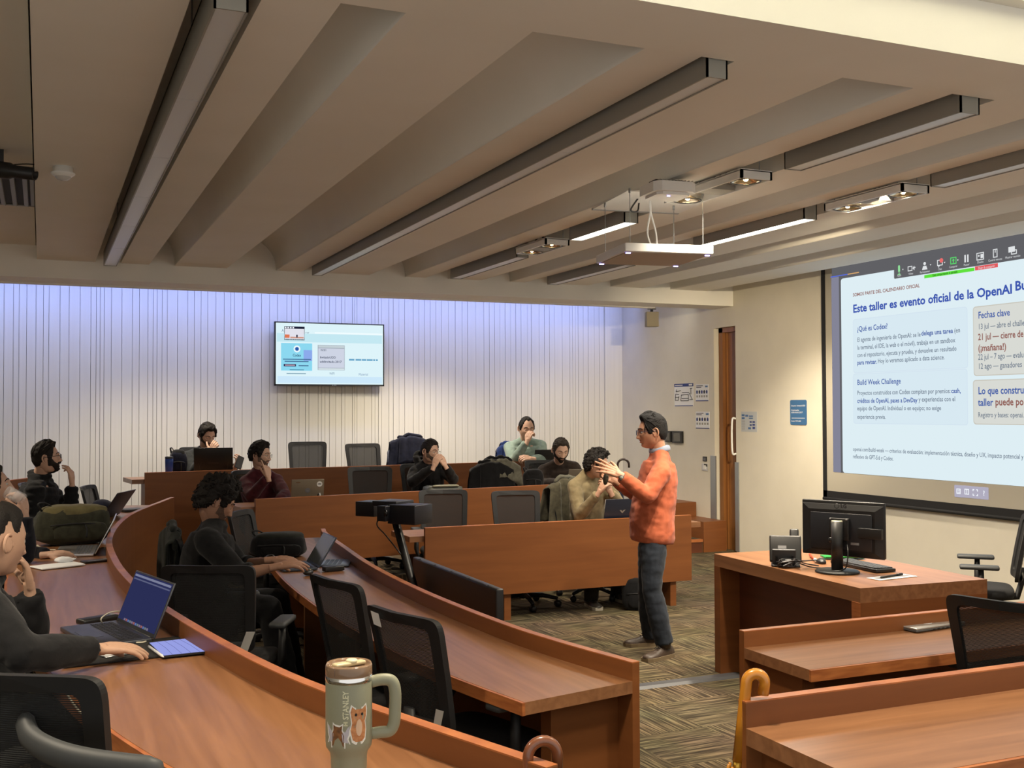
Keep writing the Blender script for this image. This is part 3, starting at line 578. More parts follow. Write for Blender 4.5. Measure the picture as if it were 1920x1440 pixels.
# ------------------------------------------------------------------ papers, signs and switches on the right wall
NAVY = mat('navy_ink', S(52,66,128), .7); INK = mat('black_ink', S(46,46,54), .8); BLUI = mat('blue_ink', S(84,116,160), .7)
def sheet(name, label, cat, a, b, m, group=None, rad=0, th=.003):
    (ya, za), (yb, zb) = a, b; cy, cz = (ya+yb)/2, (za+zb)/2; t = thing(name, label, cat, (XR, cy, cz), 0, group); w, h = abs(ya-yb)/2, abs(za-zb)/2
    if rad: MB().prism([(sx*(w-rad)+rad*cos(a0+k*pi/8), sz*(h-rad)+rad*sin(a0+k*pi/8)) for sx, sz, a0 in ((1,1,0),(-1,1,pi/2),(-1,-1,pi),(1,-1,1.5*pi)) for k in range(5)], .0, th, PW).obj('sheet', m, t)
    else: MB().box((-th/2, 0, 0), (th, 2*w, 2*h)).obj('sheet', m, t)
    def r(n, x0, y0, x1, y1, m, d=.0035): return MB().prism([(x0*w, y0*h), (x1*w, y0*h), (x1*w, y1*h), (x0*w, y1*h)], d, d+.001, PW).obj(n, m, t)
    def tx(s, x, y, hh, m, wd=None, b=0): return text(s, t, Matrix.Translation((-.0052, 0, 0))@PW@Matrix.Translation((x*w, y*h, 0)), hh, m, wd*w if wd else None, b)
    return t, r, tx, w, h
t, r, tx, w, h = sheet('poster', 'larger paper poster with a blue header and furniture drawings', 'poster', (12.453,2.082), (11.991,1.781), PAPER, 'instruction posters')
r('header', -1, .74, 1, 1, NAVY); r('footer', -.95, -.97, .95, -.9, NAVY); r('header_line', -.92, .82, -.1, .90, WHITE, .005); r('logo', .55, .80, .9, .94, WHITE, .005)
def drawing(t, w, h, L):
    for x0, y0, x1, y1 in L: MB().tube([(-.005, -x0*w, y0*h), (-.005, -x1*w, y1*h)], .004, 5).obj('line_drawing', INK, t)
drawing(t, w, h, [(-.9,-.45,-.55,-.45),(-.9,-.45,-.85,.1),(-.55,-.45,-.5,-.1),(-.85,.1,-.5,.05),(-.3,-.5,.5,-.5),(-.3,-.5,-.25,.0),(.5,-.5,.5,.05),(-.25,.0,.5,.05),(-.15,.2,.55,.2),(.55,.2,.9,-.4),(.6,-.4,.95,-.4),(-.8,.3,-.3,.4),(-.8,.3,-.75,.5),(.75,.05,.75,.6),(.65,.55,.88,.55),(-.85,-.2,-.55,-.2),(-.2,-.3,.5,-.3)])
for lb, a, b in (('upper small instruction poster with a row of little figures beside the door', (11.937,2.063), (11.646,1.847)), ('lower small instruction poster with a row of little figures beside the door', (11.942,1.712), (11.627,1.497))):
    t, r, tx, w, h = sheet('poster', lb, 'poster', a, b, PAPER, 'instruction posters'); r('footer', -.98, -1, .98, -.9, NAVY)
    r('text_line', -.9, .78, .15, .86, INK); r('text_line', -.9, .6, -.1, .68, INK); r('logo', .5, .62, .9, .82, BLUI)
    for k in range(5): MB().prism([(-.04, -.07), (.04, -.07), (.05, .04), (.0, .10), (-.05, .04)], .0035, .0045, PW@Matrix.Translation(((-.78+.38*k)*w, .08*h, 0))@Matrix.Diagonal((w*2.6, h*2.6, 1, 1))).obj('figure', INK if k % 2 else NAVY, t)
    for k in range(5): r('caption', -.88+.38*k, -.55, -.66+.38*k, -.3, FIX)
t, r, tx, w, h = sheet('notice', 'paper notice with blue and dark boxes between the door and the blue sign', 'notice', (10.949,1.712), (10.633,1.473), mat('notice_paper', S(190,194,196), .6))
for q in ((-.92,.55,-.55,.75),(-.92,.25,-.55,.45),(-.45,.5,-.1,.7),(.0,.5,.5,.62),(.0,.28,.5,.4),(.1,-.1,.35,.05),(.1,-.4,.35,-.25),(-.1,-.75,.25,-.55),(.45,-.1,.75,.05),(.45,-.38,.75,-.2),(.45,-.72,.75,-.5)): r('box', *q, NAVY if q[0] > 0 else BLUI)
for k in range(9): r('text_line', -.92, .1-.11*k, -.5, .13-.11*k, FIX)
t, r, tx, w, h = sheet('wall_sign', 'blue wall sign with rounded corners and white lettering left of the projection screen', 'sign', (10.009,1.844), (9.724,1.565), mat('sign_blue', S(58,104,150), .4), None, .02, .006)
W9 = mat('sign_white', S(214,222,232), .5)
def sg(s, y, hh, wd): text(s, t, Matrix.Translation((-.0072, 0, 0))@PW@Matrix.Translation((-.86*w, y*h, 0)), hh, W9, wd*w, .03)
sg('Usuario: InvitadoUDD', .48, .018, 1.72); sg('Contraseña:', .12, .018, .98); sg('uddinvitado.2017', -.06, .018, 1.4); sg('Acceso WIFI UDD', -.74, .016, 1.2)
MB().prism([(-.8*w, -.48*h), (.8*w, -.48*h), (.8*w, -.44*h), (-.8*w, -.44*h)], .0065, .0075, PW).obj('rule', W9, t)
for lb, a, b in (('black framed wall touch panel, the one farther right', (12.475,1.456), (12.240,1.299)), ('black framed wall panel half hidden behind the standing man', (12.651,1.454), (12.517,1.306))):
    t, r, tx, w, h = sheet('touch_panel', lb, 'panel', a, b, BLACK, 'wall touch panels', 0, .03); MB().box((-.031, 0, 0), (.003, 1.4*w, 1.4*h)).obj('display', mat('panel_grey', S(92,90,84), .25), t)
t, r, tx, w, h = sheet('control_plate', 'small black control plate above the light switch', 'switch', (11.777,1.142), (11.693,1.084), BLACK, None, 0, .01); r('button', -.6, .1, .6, .5, GREY, .0101); r('button', -.6, -.6, .6, -.2, GREY, .0101)
t, r, tx, w, h = sheet('light_switch', 'steel light switch plate beside the door', 'switch', (11.802,1.053), (11.670,0.964), SILVER, None, 0, .008); MB().box((-.01, 0, 0), (.006, .9*w, 1.1*h)).obj('rocker', WHITE, t); r('label', -.2, .2, .9, .9, BLACK, .0085)
t = thing('step_light', 'small glowing step light in the lowest stair riser', 'step light', (7.10, 11.275, .075))
MB().box((0, 0, 0), (.16, .012, .10)).obj('plate', SILVER, t); MB().box((0, -.007, -.01), (.10, .004, .06)).obj('lens', emis('step_glow', (1, .85, .25), 2.2), t)

# ------------------------------------------------------------------ people
def ss(a, b, x): t = max(0, min(1, (x-a)/(b-a))); return t*t*(3-2*t)
G = lambda x, s: math.exp(-(x/s)**2)
NC, NR = 64, 76
def head_pt(a, e):
    """point of the head surface (x right, y forward, z up), a = azimuth from the face, e = elevation"""
    ca, sa, ce_, se = cos(a), sin(a), cos(e), sin(e); z = .118*se
    front = ss(-.15, .7, ca); low = ss(-.01, -.10, z)
    x = .0765*ce_*sa; yy = .096*ca
    yf = yy*(ce_**(1-.55*ss(0, -.6, se)) if ce_ > 1e-6 else 0); yb = yy*ce_*1.03*(1-.22*low)
    y = yf*front+yb*(1-front)
    x *= 1-.26*low*front*ss(.0, .05, y); x *= 1-.05*ss(.02, .10, z)
    f = ss(.30, .80, ca)*ss(1.45, 1.1, abs(e))
    if f > 0:
        d = 0
        nz = -.040
        if z < .022 and z > -.056: 
            t = (.022-z)/.062; d += (.004+.021*min(1, t)**1.5)*G(x, .0095+.006*min(1, t))*ss(-.0545, nz-.002, z)
        d += .006*G(z-nz+.002, .008)*(G(x-.013, .007)+G(x+.013, .007))            # wings of the nose
        d -= .0095*G(z-.000, .0125)*(G(x-.032, .017)+G(x+.032, .017))             # eye sockets
        d += .0045*G(z-.023, .008)*G(x, .055)                                     # brow
        d += .005*G(z+.024, .016)*(G(x-.043, .018)+G(x+.043, .018))               # cheekbones
        d += .0055*G(z+.059, .005)*G(x, .022)+.0055*G(z+.071, .005)*G(x, .019)-.0035*G(z+.065, .0028)*G(x, .026)
        d -= .003*G(z+.082, .006)*G(x, .022); d += .009*G(z+.100, .014)*G(x, .022)
        y += d*f
    return V((x, y, z))
AZ = [(-pi+2*pi*i/NC)-.45*sin(-pi+2*pi*i/NC) for i in range(NC)]
EL = [-pi/2+pi*j/NR for j in range(NR+1)]
HEAD = [[head_pt(a, e) for a in AZ] for e in EL]
def face_y(x, z):
    best = min((p for r in HEAD for p in r if p.y > 0), key=lambda p: (p.x-x)**2+(p.z-z)**2); return best.y
def eyes_geo(): return [(s*.031, face_y(.031, -.001)-.0075, -.001) for s in (-1, 1)]
EYES = eyes_geo()
def hair_mask(a, z, style):
    A = abs(a); rec = style.get('recede', 0); fd_ = style.get('fade', 0)*ss(.7, 1.3, A)
    pts = [(0, .073+rec*.6), (.55, .076+rec), (.85, .060+rec*.7), (1.05, .022), (1.22, -.012), (1.42, -.022), (1.50, .020), (1.72, .022), (1.9, -.02), (2.3, -.055), (pi, -.068)]
    for (a0, z0), (a1, z1) in zip(pts, pts[1:]):
        if a0 <= A <= a1: zl = z0+(z1-z0)*(A-a0)/(a1-a0); break
    zl += fd_; return ss(zl-.002, zl+.014+fd_*.4, z)
def shell(mask, thick, seed, rough, fr):
    rows = {}; vs = []; fs = []; idx = {}
    for j in range(NR+1):
        for i in range(NC):
            p = HEAD[j][i]; k = mask(AZ[i], p.z, p)
            n = (p-V((0, -.005, .015))).normalized()
            t = thick(AZ[i], p.z, p)*k if k > 0 else 0
            q = p+n*(t*(1+rough*noise.noise((p+V((seed, seed*2, 0)))*fr))+rough*.25*t*noise.noise((p+V((0, seed, 0)))*fr*3.1)-.0015*(k <= .02))
            rows[j, i] = (q, k)
    for j in range(NR):
        for i in range(NC):
            q = [(j, i), (j, (i+1) % NC), (j+1, (i+1) % NC), (j+1, i)]
            if max(rows[c][1] for c in q) > .02:
                f = []
                for c in q:
                    if c not in idx: idx[c] = len(vs); vs.append(rows[c][0])
                    f.append(idx[c])
                fs.append(f)
    return vs, fs
def hand(mb, W, fd, bn, side, curl=.3, k=1.0, thumb=.5, spread=.12, tc=.25):
    fd = V(fd).normalized(); bn = V(bn); bn = (bn-fd*bn.dot(fd)).normalized(); td = (bn.cross(fd) if side > 0 else fd.cross(bn)); W = V(W)
    cl = curl if isinstance(curl, (list, tuple)) else [curl]*4
    mb.tube([W-fd*.05*k, W-fd*.01*k, W+fd*.02*k], [.026*k, .025*k, .026*k], 10, flat=.8, up=bn)
    for i, (l, o, ln) in enumerate(((.95, .031, .95), (1, .0105, 1.05), (.97, -.0105, .98), (.89, -.030, .8))):
        Kp = W+(fd*.086*l+td*o)*k; mb.tube([W+td*o*.55*k, (W+td*o*.6*k+Kp)/2+bn*.002*k, Kp], [.0135*k, .0145*k, .0112*k], 8)
        p = Kp; P = [Kp-fd*.012*k, Kp]; R = [.0105*k, .0102*k]; th = 0; base = fd+td*(o/.031*spread)
        for sg, (ll, rr, ca) in enumerate(((.043, .0092, .9), (.027, .0085, 1.0), (.021, .007, .7))):
            th += cl[i]*ca; d = (base*cos(th)-bn*sin(th)).normalized(); p = p+d*ll*ln*k; P.append(p); R.append(rr*k)
        P.append(p+d*.004*k); R.append(.004*k); mb.tube(P, R, 8)
    b = W+(fd*.018+td*.022-bn*.006)*k; d = (fd*(1-thumb*.6)+td*thumb*1.1-bn*.35).normalized(); P = [b, b+d*.044*k]; d2 = (d+fd*.4-bn*tc).normalized(); P.append(P[-1]+d2*.033*k); d3 = (d2+fd*.3-bn*tc).normalized(); P += [P[-1]+d3*.024*k]; P.append(P[-1]+d3*.004*k)
    mb.tube(P, [.017*k, .0125*k, .0105*k, .0085*k, .004*k], 8)
    mb.ball(W+(fd*.04+td*.016-bn*.008)*k, .017*k)
def remesh(mb, vox, sm=3, name='tmp'):
    me = bpy.data.meshes.new(name); me.from_pydata(mb.v, [], mb.f)
    bm = bmesh.new(); bm.from_mesh(me); bmesh.ops.recalc_face_normals(bm, faces=bm.faces[:]); bm.to_mesh(me); bm.free()
    o = bpy.data.objects.new(name, me); COL.objects.link(o)
    m = o.modifiers.new('r', 'REMESH'); m.mode = 'VOXEL'; m.voxel_size = vox; m.use_smooth_shade = True
    if sm: s = o.modifiers.new('s', 'SMOOTH'); s.factor = .5; s.iterations = sm
    dg = bpy.context.evaluated_depsgraph_get(); ev = o.evaluated_get(dg); r = ev.to_mesh()
    vs = [v.co.copy() for v in r.vertices]; fs = [tuple(p.vertices) for p in r.polygons]; ns = [v.normal.copy() for v in r.vertices]
    ev.to_mesh_clear(); bpy.data.objects.remove(o); bpy.data.meshes.remove(me); return vs, fs, ns
def skin_mat(c): return mat('skin', c, .52, spec=.35, bump=(140, .12, .004))
def hair_mat(c, g=None): return ramp_mat('hair', c, g or tuple(x*1.8+.003 for x in c), (110, 110, 110), .7, 5, 1.5, .25, bump=.35)
def cloth_mat(c, c2=None, fine=900, rough=.9, sheen=.1): return ramp_mat('cloth', c, c2 or tuple(x*.78 for x in c), (22, 22, 22), rough, 6, .4, .2, bump=.25, sheen=sheen)
SKIN1, SKIN2, SKIN3 = S(200,162,140), S(186,144,120), S(168,126,102)
def person(spec):
    g = spec.get; base = V(g('base')); t = thing('person', g('label'), 'person', base); L = lambda p: V(p)-base
    F = V(g('F')); F.z = 0; F.normalize(); R = V((F.y, -F.x, 0)); P = L(g('P')); C_ = L(g('C')); bulk = g('bulk', 1.0)
    sp = (C_-P); Ls = sp.length; sp.normalize(); fw = (F-sp*F.dot(sp)).normalized(); rt = fw.cross(sp)
    SR = L(g('SR')) if g('SR') else C_+rt*.160*bulk-sp*.02; SL = L(g('SL')) if g('SL') else C_-rt*.160*bulk-sp*.02
    ax = (SR-SL).normalized()
    Hc = L(g('H')); hf = V(g('hf')).normalized(); hs = g('hs', 1.0); up = V(g('hup', (0, 0, 1))); hr = hf.cross(up).normalized(); hu = hr.cross(hf); HM = Matrix((hr, hf, hu)).transposed()*hs
    hw = lambda p: Hc+HM@V(p)
    N = C_+sp*.045
    arms = [(SR, L(g('ER')), L(g('WR'))), (SL, L(g('EL')), L(g('WL')))]
    hipR, hipL = P+R*.095-V((0, 0, .02)), P-R*.095-V((0, 0, .02))
    legs = [(hipR, L(g('KR')), L(g('AR'))), (hipL, L(g('KL')), L(g('AL')))] if g('KR') else []
    prof = [(-.14, .10, .09), (-.08, .155, .12), (0, .168, .128), (.26, .155, .122), (.52, .162, .126), (.76, .172, .124), (.92, .165, .106), (1.0, .135, .092), (1.07, .086, .074), (1.16, .060, .060)]
    belly = g('belly', 0)
    def torso(mb, off, lo=-1, hi=2, n=20):
        rows = []
        for s_, w_, d_ in prof:
            if s_ < lo or s_ > hi: continue
            c = P+sp*Ls*s_ if s_ <= 1 else C_+(N-C_+sp*.02)*((s_-1)/.16); q = ss(-.05, .15, s_)*ss(.75, .3, s_)*belly
            bl = bulk if s_ < 1.02 else 1; k = ss(.5, .95, s_); axx = (rt*(1-k)+ax*k).normalized()
            rows.append([c+axx*(w_*bl+off+q*.4+(.014 if off > 0 and s_ < .05 else 0))*cos(2*pi*i/n)+fw*((d_*bl+off+(.014 if off > 0 and s_ < .05 else 0))*sin(2*pi*i/n)+(q if sin(2*pi*i/n) > 0 else 0)*sin(2*pi*i/n)) for i in range(n)])
        m0 = len(mb.v); mb.grid(rows, True, True); nr = len(rows); mb.f += [[m0+i for i in range(n)], [m0+(nr-1)*n+i for i in range(n)]]; mb.m += [0, 0]; mb.sm += [True, True]
    def arm(mb, off, cut=1.0, seg=None):
        for S_, E_a, W_ in arms:
            A = [S_.lerp(E_a, k) for k in (0, .3, .6, .9)]+[E_a.lerp(W_, k) for k in (.02, .12, .35, .65, .9, 1.0) if k <= cut]
            rr = [.056, .053, .049, .043, .043, .044, .043, .036, .029, .027][:len(A)]
            mb.tube(A, [r*min(1.12, bulk)+off*(1.25 if i < 5 else 1) for i, r in enumerate(rr)], 12); mb.ball(S_, .055*bulk+off, 14, 10); mb.tube([N+sp*.035, N.lerp(S_, .35)+sp*.012, S_], [.046+off*.7, .05+off, .048*bulk+off], 12); mb.ball(E_a, .042+off, 12, 8)
    def leg(mb, off, cut=1.0):
        for h_, k_, a_ in legs:
            A = [h_.lerp(k_, k) for k in (-.08, .15, .45, .75, .97)]+[k_.lerp(a_, k) for k in (.05, .25, .5, .8, 1.0) if k <= cut]
            rr = [.078, .082, .076, .064, .058, .056, .058, .052, .042, .040][:len(A)]
            mb.tube(A, [r*min(bulk, 1.1)+off*(1+.9*(i > 6)) for i, r in enumerate(rr)], 14); mb.ball(k_, .058+off, 12, 8)
    # body: one skin surface, trunk with limbs, neck, hands, head
    b = MB(); torso(b, -.012); arm(b, -.008); leg(b, -.008)
    b.tube([C_-sp*.03, N, hw((0, -.025, -.06)), hw((0, -.02, -.02))], [.062*hs, .056*hs, .054*hs, .05*hs], 14)
    vs, fs, ns = remesh(b, g('vox', .016), 3)
    body = MB(); body.add(vs, fs, True)
    for i, (sd, key) in enumerate(((1, 'hR'), (-1, 'hL'))):
        if g(key):
            h = MB(); kw = dict(g(key)); fd, bn = kw.pop('fd'), kw.pop('bn'); hand(h, arms[i][2], fd, bn, sd, k=hs, **kw); v2, f2, n2 = remesh(h, g('hvox', .0042), 2); body.add(v2, f2, True)
    m0 = MB(); m0.grid(HEAD, True, True); hv = [hw(p) for p in m0.v]; body.add(hv, m0.f, True)
    lid = g('lid', .35)
    for ex, ey, ez in EYES:       # eyelids and ears belong to the skin
        rows = [[hw((ex+.0138*cos(e)*sin(a), ey+.0138*cos(e)*cos(a), ez+.0138*sin(e))) for a in [(-1.4+.28*k) for k in range(11)]] for e in [ (.95-lid*1.3)+(1.5-(.95-lid*1.3))*k/5 for k in range(6)]]
        body.grid(rows); rows = [[hw((ex+.0136*cos(e)*sin(a), ey+.0136*cos(e)*cos(a), ez+.0136*sin(e))) for a in [(-1.4+.28*k) for k in range(11)]] for e in [-.30-.12*(lid < .5)-.9*k/3 for k in range(4)]]; body.grid(rows)
        s_ = 1 if ex > 0 else -1; RM = HM@Matrix.Rotation(-.35*s_, 3, 'Z')@Matrix.Rotation(.12, 3, 'X')
        body.ball(hw((s_*.076, -.012, -.008)), (.004, .015, .027), 12, 10, RM)
        body.tube([hw((s_*(.081+.004*sin(q)), -.012-.018*sin(q)-.002, -.006+.030*cos(q))) for q in [-.6+.28*k for k in range(13)]], [.0035*hs]*2+[.0055*hs]*9+[.005*hs]*2, 7)
        body.ball(hw((s_*.0795, .004, -.010)), (.004*hs, .005*hs, .008*hs), 8, 6)
    sk = skin_mat(g('skin', SKIN1)); o = body.obj('body', sk, t)
    e_w = mat('eye_white', (.48, .46, .43), .3); e_i = mat('iris', (.018, .010, .006), .2)
    for ex, ey, ez in EYES:
        q = MB().ball(hw((ex, ey, ez)), .0128*hs, 14, 10).obj('eye', e_w, t); MB().ball(hw((ex, ey+.0075, ez-.001-.006*lid)), (.0058, .0058, .0058), 12, 8, HM).obj('iris', e_i, q)
    hm = hair_mat(g('hair', (.008, .006, .005)), g('hair2')); bw = MB()
    for s_ in (-1, 1): MB().tube([hw((s_*x, face_y(x, z)+.0015, z)) for x, z in ((.012, .021), (.022, .0255), (.034, .027), (.045, .023), (.052, .017))], [.0022*hs, .004*hs, .0038*hs, .003*hs, .0015*hs], 8, flat=.8).obj('eyebrow', hm, t)
    lipm = mat('lips', tuple(a*b_ for a, b_ in zip(g('skin', SKIN1), (.82, .58, .55))), .45)
    lp = MB()
    for z, r in ((-.0605, .0036), (-.0705, .0042)): lp.tube([hw((x, face_y(abs(x), z)-.0012, z+(.0012 if z > -.065 else -.0004)*(1-abs(abs(x)-.006)/.02)-(.0 if z > -.065 else -.0035)*(abs(x)/.023)**2)) for x in (-.023, -.015, -.006, 0, .006, .015, .023)], [.0010*hs, r*.8*hs, r*hs, r*.95*hs, r*hs, r*.8*hs, .0010*hs], 8)
    lp.obj('lips', lipm, t)
    # hair
    st = g('style', {}); T, sd_, seed = st.get('top', .022), st.get('side', .012), st.get('seed', 1)
    def thick(a, z, p):
        k = ss(.01, .09, z); fr = ss(1.2, .3, abs(a))*ss(.05, .09, z); v = sd_*(1-k)+T*k+st.get('quiff', 0)*fr
        sw = st.get('part')
        if sw: v *= 1+.25*sw*p.x/.07
        return v
    rgh, frq = st.get('rough', .35), st.get('freq', 55)
    vs, fs = shell(lambda a, z, p: hair_mask(a, z, st), thick, seed, rgh, frq)
    hb = MB(); hb.add([hw(v) for v in vs], fs, True)
    rn = random.Random(seed)
    nst = st.get('curls', 0)
    for _ in range(nst):
        for __ in range(30):
            j, i = rn.randrange(NR//3, NR), rn.randrange(NC); p = HEAD[j][i]
            if hair_mask(AZ[i], p.z, st) > .6: break
        n = (p-V((0, -.005, .015))).normalized(); q = p+n*thick(AZ[i], p.z, p)*rn.uniform(.75, 1.08); u = n.cross(V((rn.uniform(-1, 1), rn.uniform(-1, 1), rn.uniform(-1, 1)))).normalized(); w_ = n.cross(u); r = rn.uniform(.006, .012); t0 = rn.uniform(0, 6)
        hb.tube([hw(q+(u*cos(t0+k*.8)+n*.9*sin(t0+k*.8))*r+w_*(.003*k-.008)) for k in range(7)], [.0012]+[.0034*hs]*5+[.0010], 5)
    for _ in range(st.get('strands', 0)):
        for __ in range(30):
            j, i = rn.randrange(NR//2, NR-2), rn.randrange(NC); p = HEAD[j][i]
            if hair_mask(AZ[i], p.z, st) > .9 and p.z > st.get('smin', .03): break
        n = (p-V((0, -.005, .015))).normalized(); cx = rn.uniform(-.3, .3)+st.get('comb', 0); dr = V((cx, -.45, -.45 if abs(AZ[i]) > .9 else .1)); dr = (dr-n*dr.dot(n)).normalized(); h_ = thick(AZ[i], p.z, p)
        hb.tube([hw(p+n*h_*(1.0-.18*k*.5)+dr*.013*k-n*.0012*k*k) for k in range(5)], [.0012, .0032*hs, .0036*hs, .003*hs, .0008], 5)
    hb.obj('hair', hm, t)
    if g('beard'):
        bt = g('beard'); up_ = bt.get('cheek', -.035)
        def bm_(a, z, p):
            A = abs(a)
            if A > 1.5: return 0
            zc = up_-.022*ss(1.15, .55, A)+.030*ss(.95, 1.3, A); m = ss(zc+.004, zc-.006, z)
            x = abs(p.x); mo = ss(.030, .026, x)*ss(-.0465, -.0495, z) if p.y > .05 else 0; m = max(m, mo)*ss(1.5, 1.38, A)
            if p.y > .05: m *= 1-ss(.023, .019, x)*ss(-.0555, -.058, z)*ss(-.0765, -.074, z)
            return m*ss(0, .008, z+.128-.062*ss(.45, 1.3, A))
        vs, fs = shell(bm_, lambda a, z, p: bt.get('t', .004), seed+3, .5, 160)
        MB().add([hw(v) for v in vs], fs, True).obj('beard', hair_mat(bt.get('col', (.012, .009, .007))), t)
    if g('glasses'):
        gl = MB(); rr = g('glasses').get('r', .0016)*hs; gx, gz = .021, g('glasses').get('h', .017); yf = face_y(.0, -.006)+.006
        for s_ in (-1, 1):
            gl.tube([hw((s_*(.033+gx*abs(cos(q))**.75*(1 if cos(q) > 0 else -1)), yf-.010*ss(.02, .055, .033+gx*cos(q)), -.004+gz*abs(sin(q))**.75*(1 if sin(q) > 0 else -1))) for q in [2*pi*k/20 for k in range(21)]], rr, 6)
            gl.tube([hw((s_*.054, yf-.010, .004)), hw((s_*.070, yf-.03, .005)), hw((s_*.0815, .01, .006)), hw((s_*.082, -.015, .006)), hw((s_*.079, -.03, -.006))], rr*1.1, 6)
        gl.tube([hw((-.012, yf, .0)), hw((0, yf+.002, .003)), hw((.012, yf, .0))], rr, 6)
        gl.obj('glasses', mat('spectacle_frame', g('glasses').get('col', (.01, .01, .012)), .3), t)
    # clothes
    cm = cloth_mat(*g('top'))
    sh = MB(); sh.tube([C_-sp*.03, N+sp*.012], [.105, .071], 16); torso(sh, .016, g('hem', -.10), 1.05); arm(sh, .013, g('cuff', .9))
    if g('hood'):
        sh.tube([N-fw*.075+sp*.02+rt*.09*cos(q)*1.0+fw*(.11*sin(q)-.01)+sp*.035*(-sin(q)) for q in [2*pi*k/16 for k in range(16)]]+[N-fw*.075+sp*.02+rt*.09-fw*.01], .034, 10)
        sh.ball(N-fw*.10-sp*.03, (.10, .05, .09), 14, 10)
    elif g('collar'): sh.tube([N+sp*(g('collar')+.006*sin(q)*-1)+rt*.068*cos(q)+fw*(.066*sin(q)+.006) for q in [2*pi*k/18 for k in range(19)]], g('collar_r', .014), 8)
    vs, fs, ns = remesh(sh, g('vox', .016)*.82, 2)
    amp, fr, puff = g('fold', .006), g('foldf', 9), g('puff')
    out = []; zh = min(p.z for p in vs)
    for p, n in zip(vs, ns):
        q = V((p.x*fr, p.y*fr, p.z*fr*1.7)); d = amp*ss(0, .07, p.z-zh)*(noise.noise(q)+.5*noise.noise(q*2.3))
        if puff: d += puff*abs(sin((p.z+.15*p.y)*pi/.055))**.6-puff*.6
        out.append(p+n*d)
    tp = MB().add(out, fs, True).obj(g('top_name', 'sweater'), cm, t)
    if g('shirt_collar'):
        MB().tube([N+sp*(.044+.020*sin(q)*-1)+rt*.064*cos(q)+fw*(.066*sin(q)+.006) for q in [2*pi*k/18 for k in range(19)]], .011, 8, flat=2.0, up=sp).obj('shirt_collar', cloth_mat(g('shirt_collar')), t)
    if legs:
        tr = MB(); leg(tr, .012, 1.0)
        rows = []
        for s_, w_, d_ in prof[:4]: rows.append([P+sp*Ls*s_*.6+rt*(w_*bulk+.002)*cos(2*pi*i/18)+fw*((d_*bulk+.002)*sin(2*pi*i/18)) for i in range(18)])
        m0 = len(tr.v); tr.grid(rows, True, True); tr.f += [[m0+i for i in range(18)], [m0+54+i for i in range(18)]]; tr.m += [0, 0]; tr.sm += [True, True]
        vs, fs, ns = remesh(tr, g('vox', .016)*.85, 2)
        out = [p+n*.006*(noise.noise(V((p.x*11, p.y*11, p.z*16)))+.6*noise.noise(V((p.x*20, p.y*20, p.z*34)))) for p, n in zip(vs, ns)]
        MB().add(out, fs, True).obj('trousers', cloth_mat(*g('legs')), t)
        sm, so = mat('shoe_leather', g('shoe', S(60,46,36)), .5, bump=(60, .2)), mat('shoe_sole', g('sole', S(120,104,80)), .7)
        for key, (h_, k_, a_) in (('TR', legs[0]), ('TL', legs[1])):
            d = V(g(key, F)); d.z = 0; d.normalize(); s_ = V((d.y, -d.x, 0)); fl = V((a_.x, a_.y, g('floor', 0)-base.z)); rows = []
            for u_, w_, h0 in ((-.075, .012, .05), (-.07, .032, .075), (-.03, .040, .10), (.03, .041, .098), (.07, .044, .072), (.12, .050, .056), (.17, .046, .050), (.20, .030, .040), (.207, .010, .030)):
                rows.append([fl+d*u_+s_*w_*cos(q)+V((0, 0, .022+max(0, h0-.022)*max(0, sin(q)))) for q in [pi*k/10 for k in range(11)]])
            m_ = MB(); m_.grid(rows); m_.f += [list(range(11)), [8*11+i for i in range(11)]]; m_.m += [0, 0]; m_.sm += [True, True]; m_.tube([fl+V((0, 0, .07)), fl+V((0, 0, .125))], [.044, .047], 14)
            q = m_.obj('shoe', sm, t)
            P2 = [(fl+d*u_+s_*(w_+.004)).to_2d() for u_, w_, h0 in ((-.078, .015, 0), (-.06, .036, 0), (0, .041, 0), (.07, .045, 0), (.12, .051, 0), (.17, .047, 0), (.205, .028, 0))]; P3 = [(fl+d*u_-s_*(w_+.004)).to_2d() for u_, w_ in ((.205, .028), (.17, .047), (.12, .051), (.07, .045), (0, .041), (-.06, .036), (-.078, .015))]
            MB().prism([tuple(v) for v in P2+P3], fl.z+.0, fl.z+.026).obj('sole', so, q)
            lc = MB()
            for u_ in (.045, .065, .085): lc.tube([fl+d*u_+s_*.02+V((0, 0, .088-.35*(u_-.045))), fl+d*(u_+.004)+V((0, 0, .096-.35*(u_-.045))), fl+d*u_-s_*.02+V((0, 0, .088-.35*(u_-.045)))], .0028, 5)
            lc.obj('laces', BLACKM, q)
    return t, hw, arms, (P, C_, N, rt, fw, sp)

BK = (S(20,20,22), S(13,13,15)); DKJ = (S(26,26,28), S(18,18,20))
BUSY = dict(curls=0)
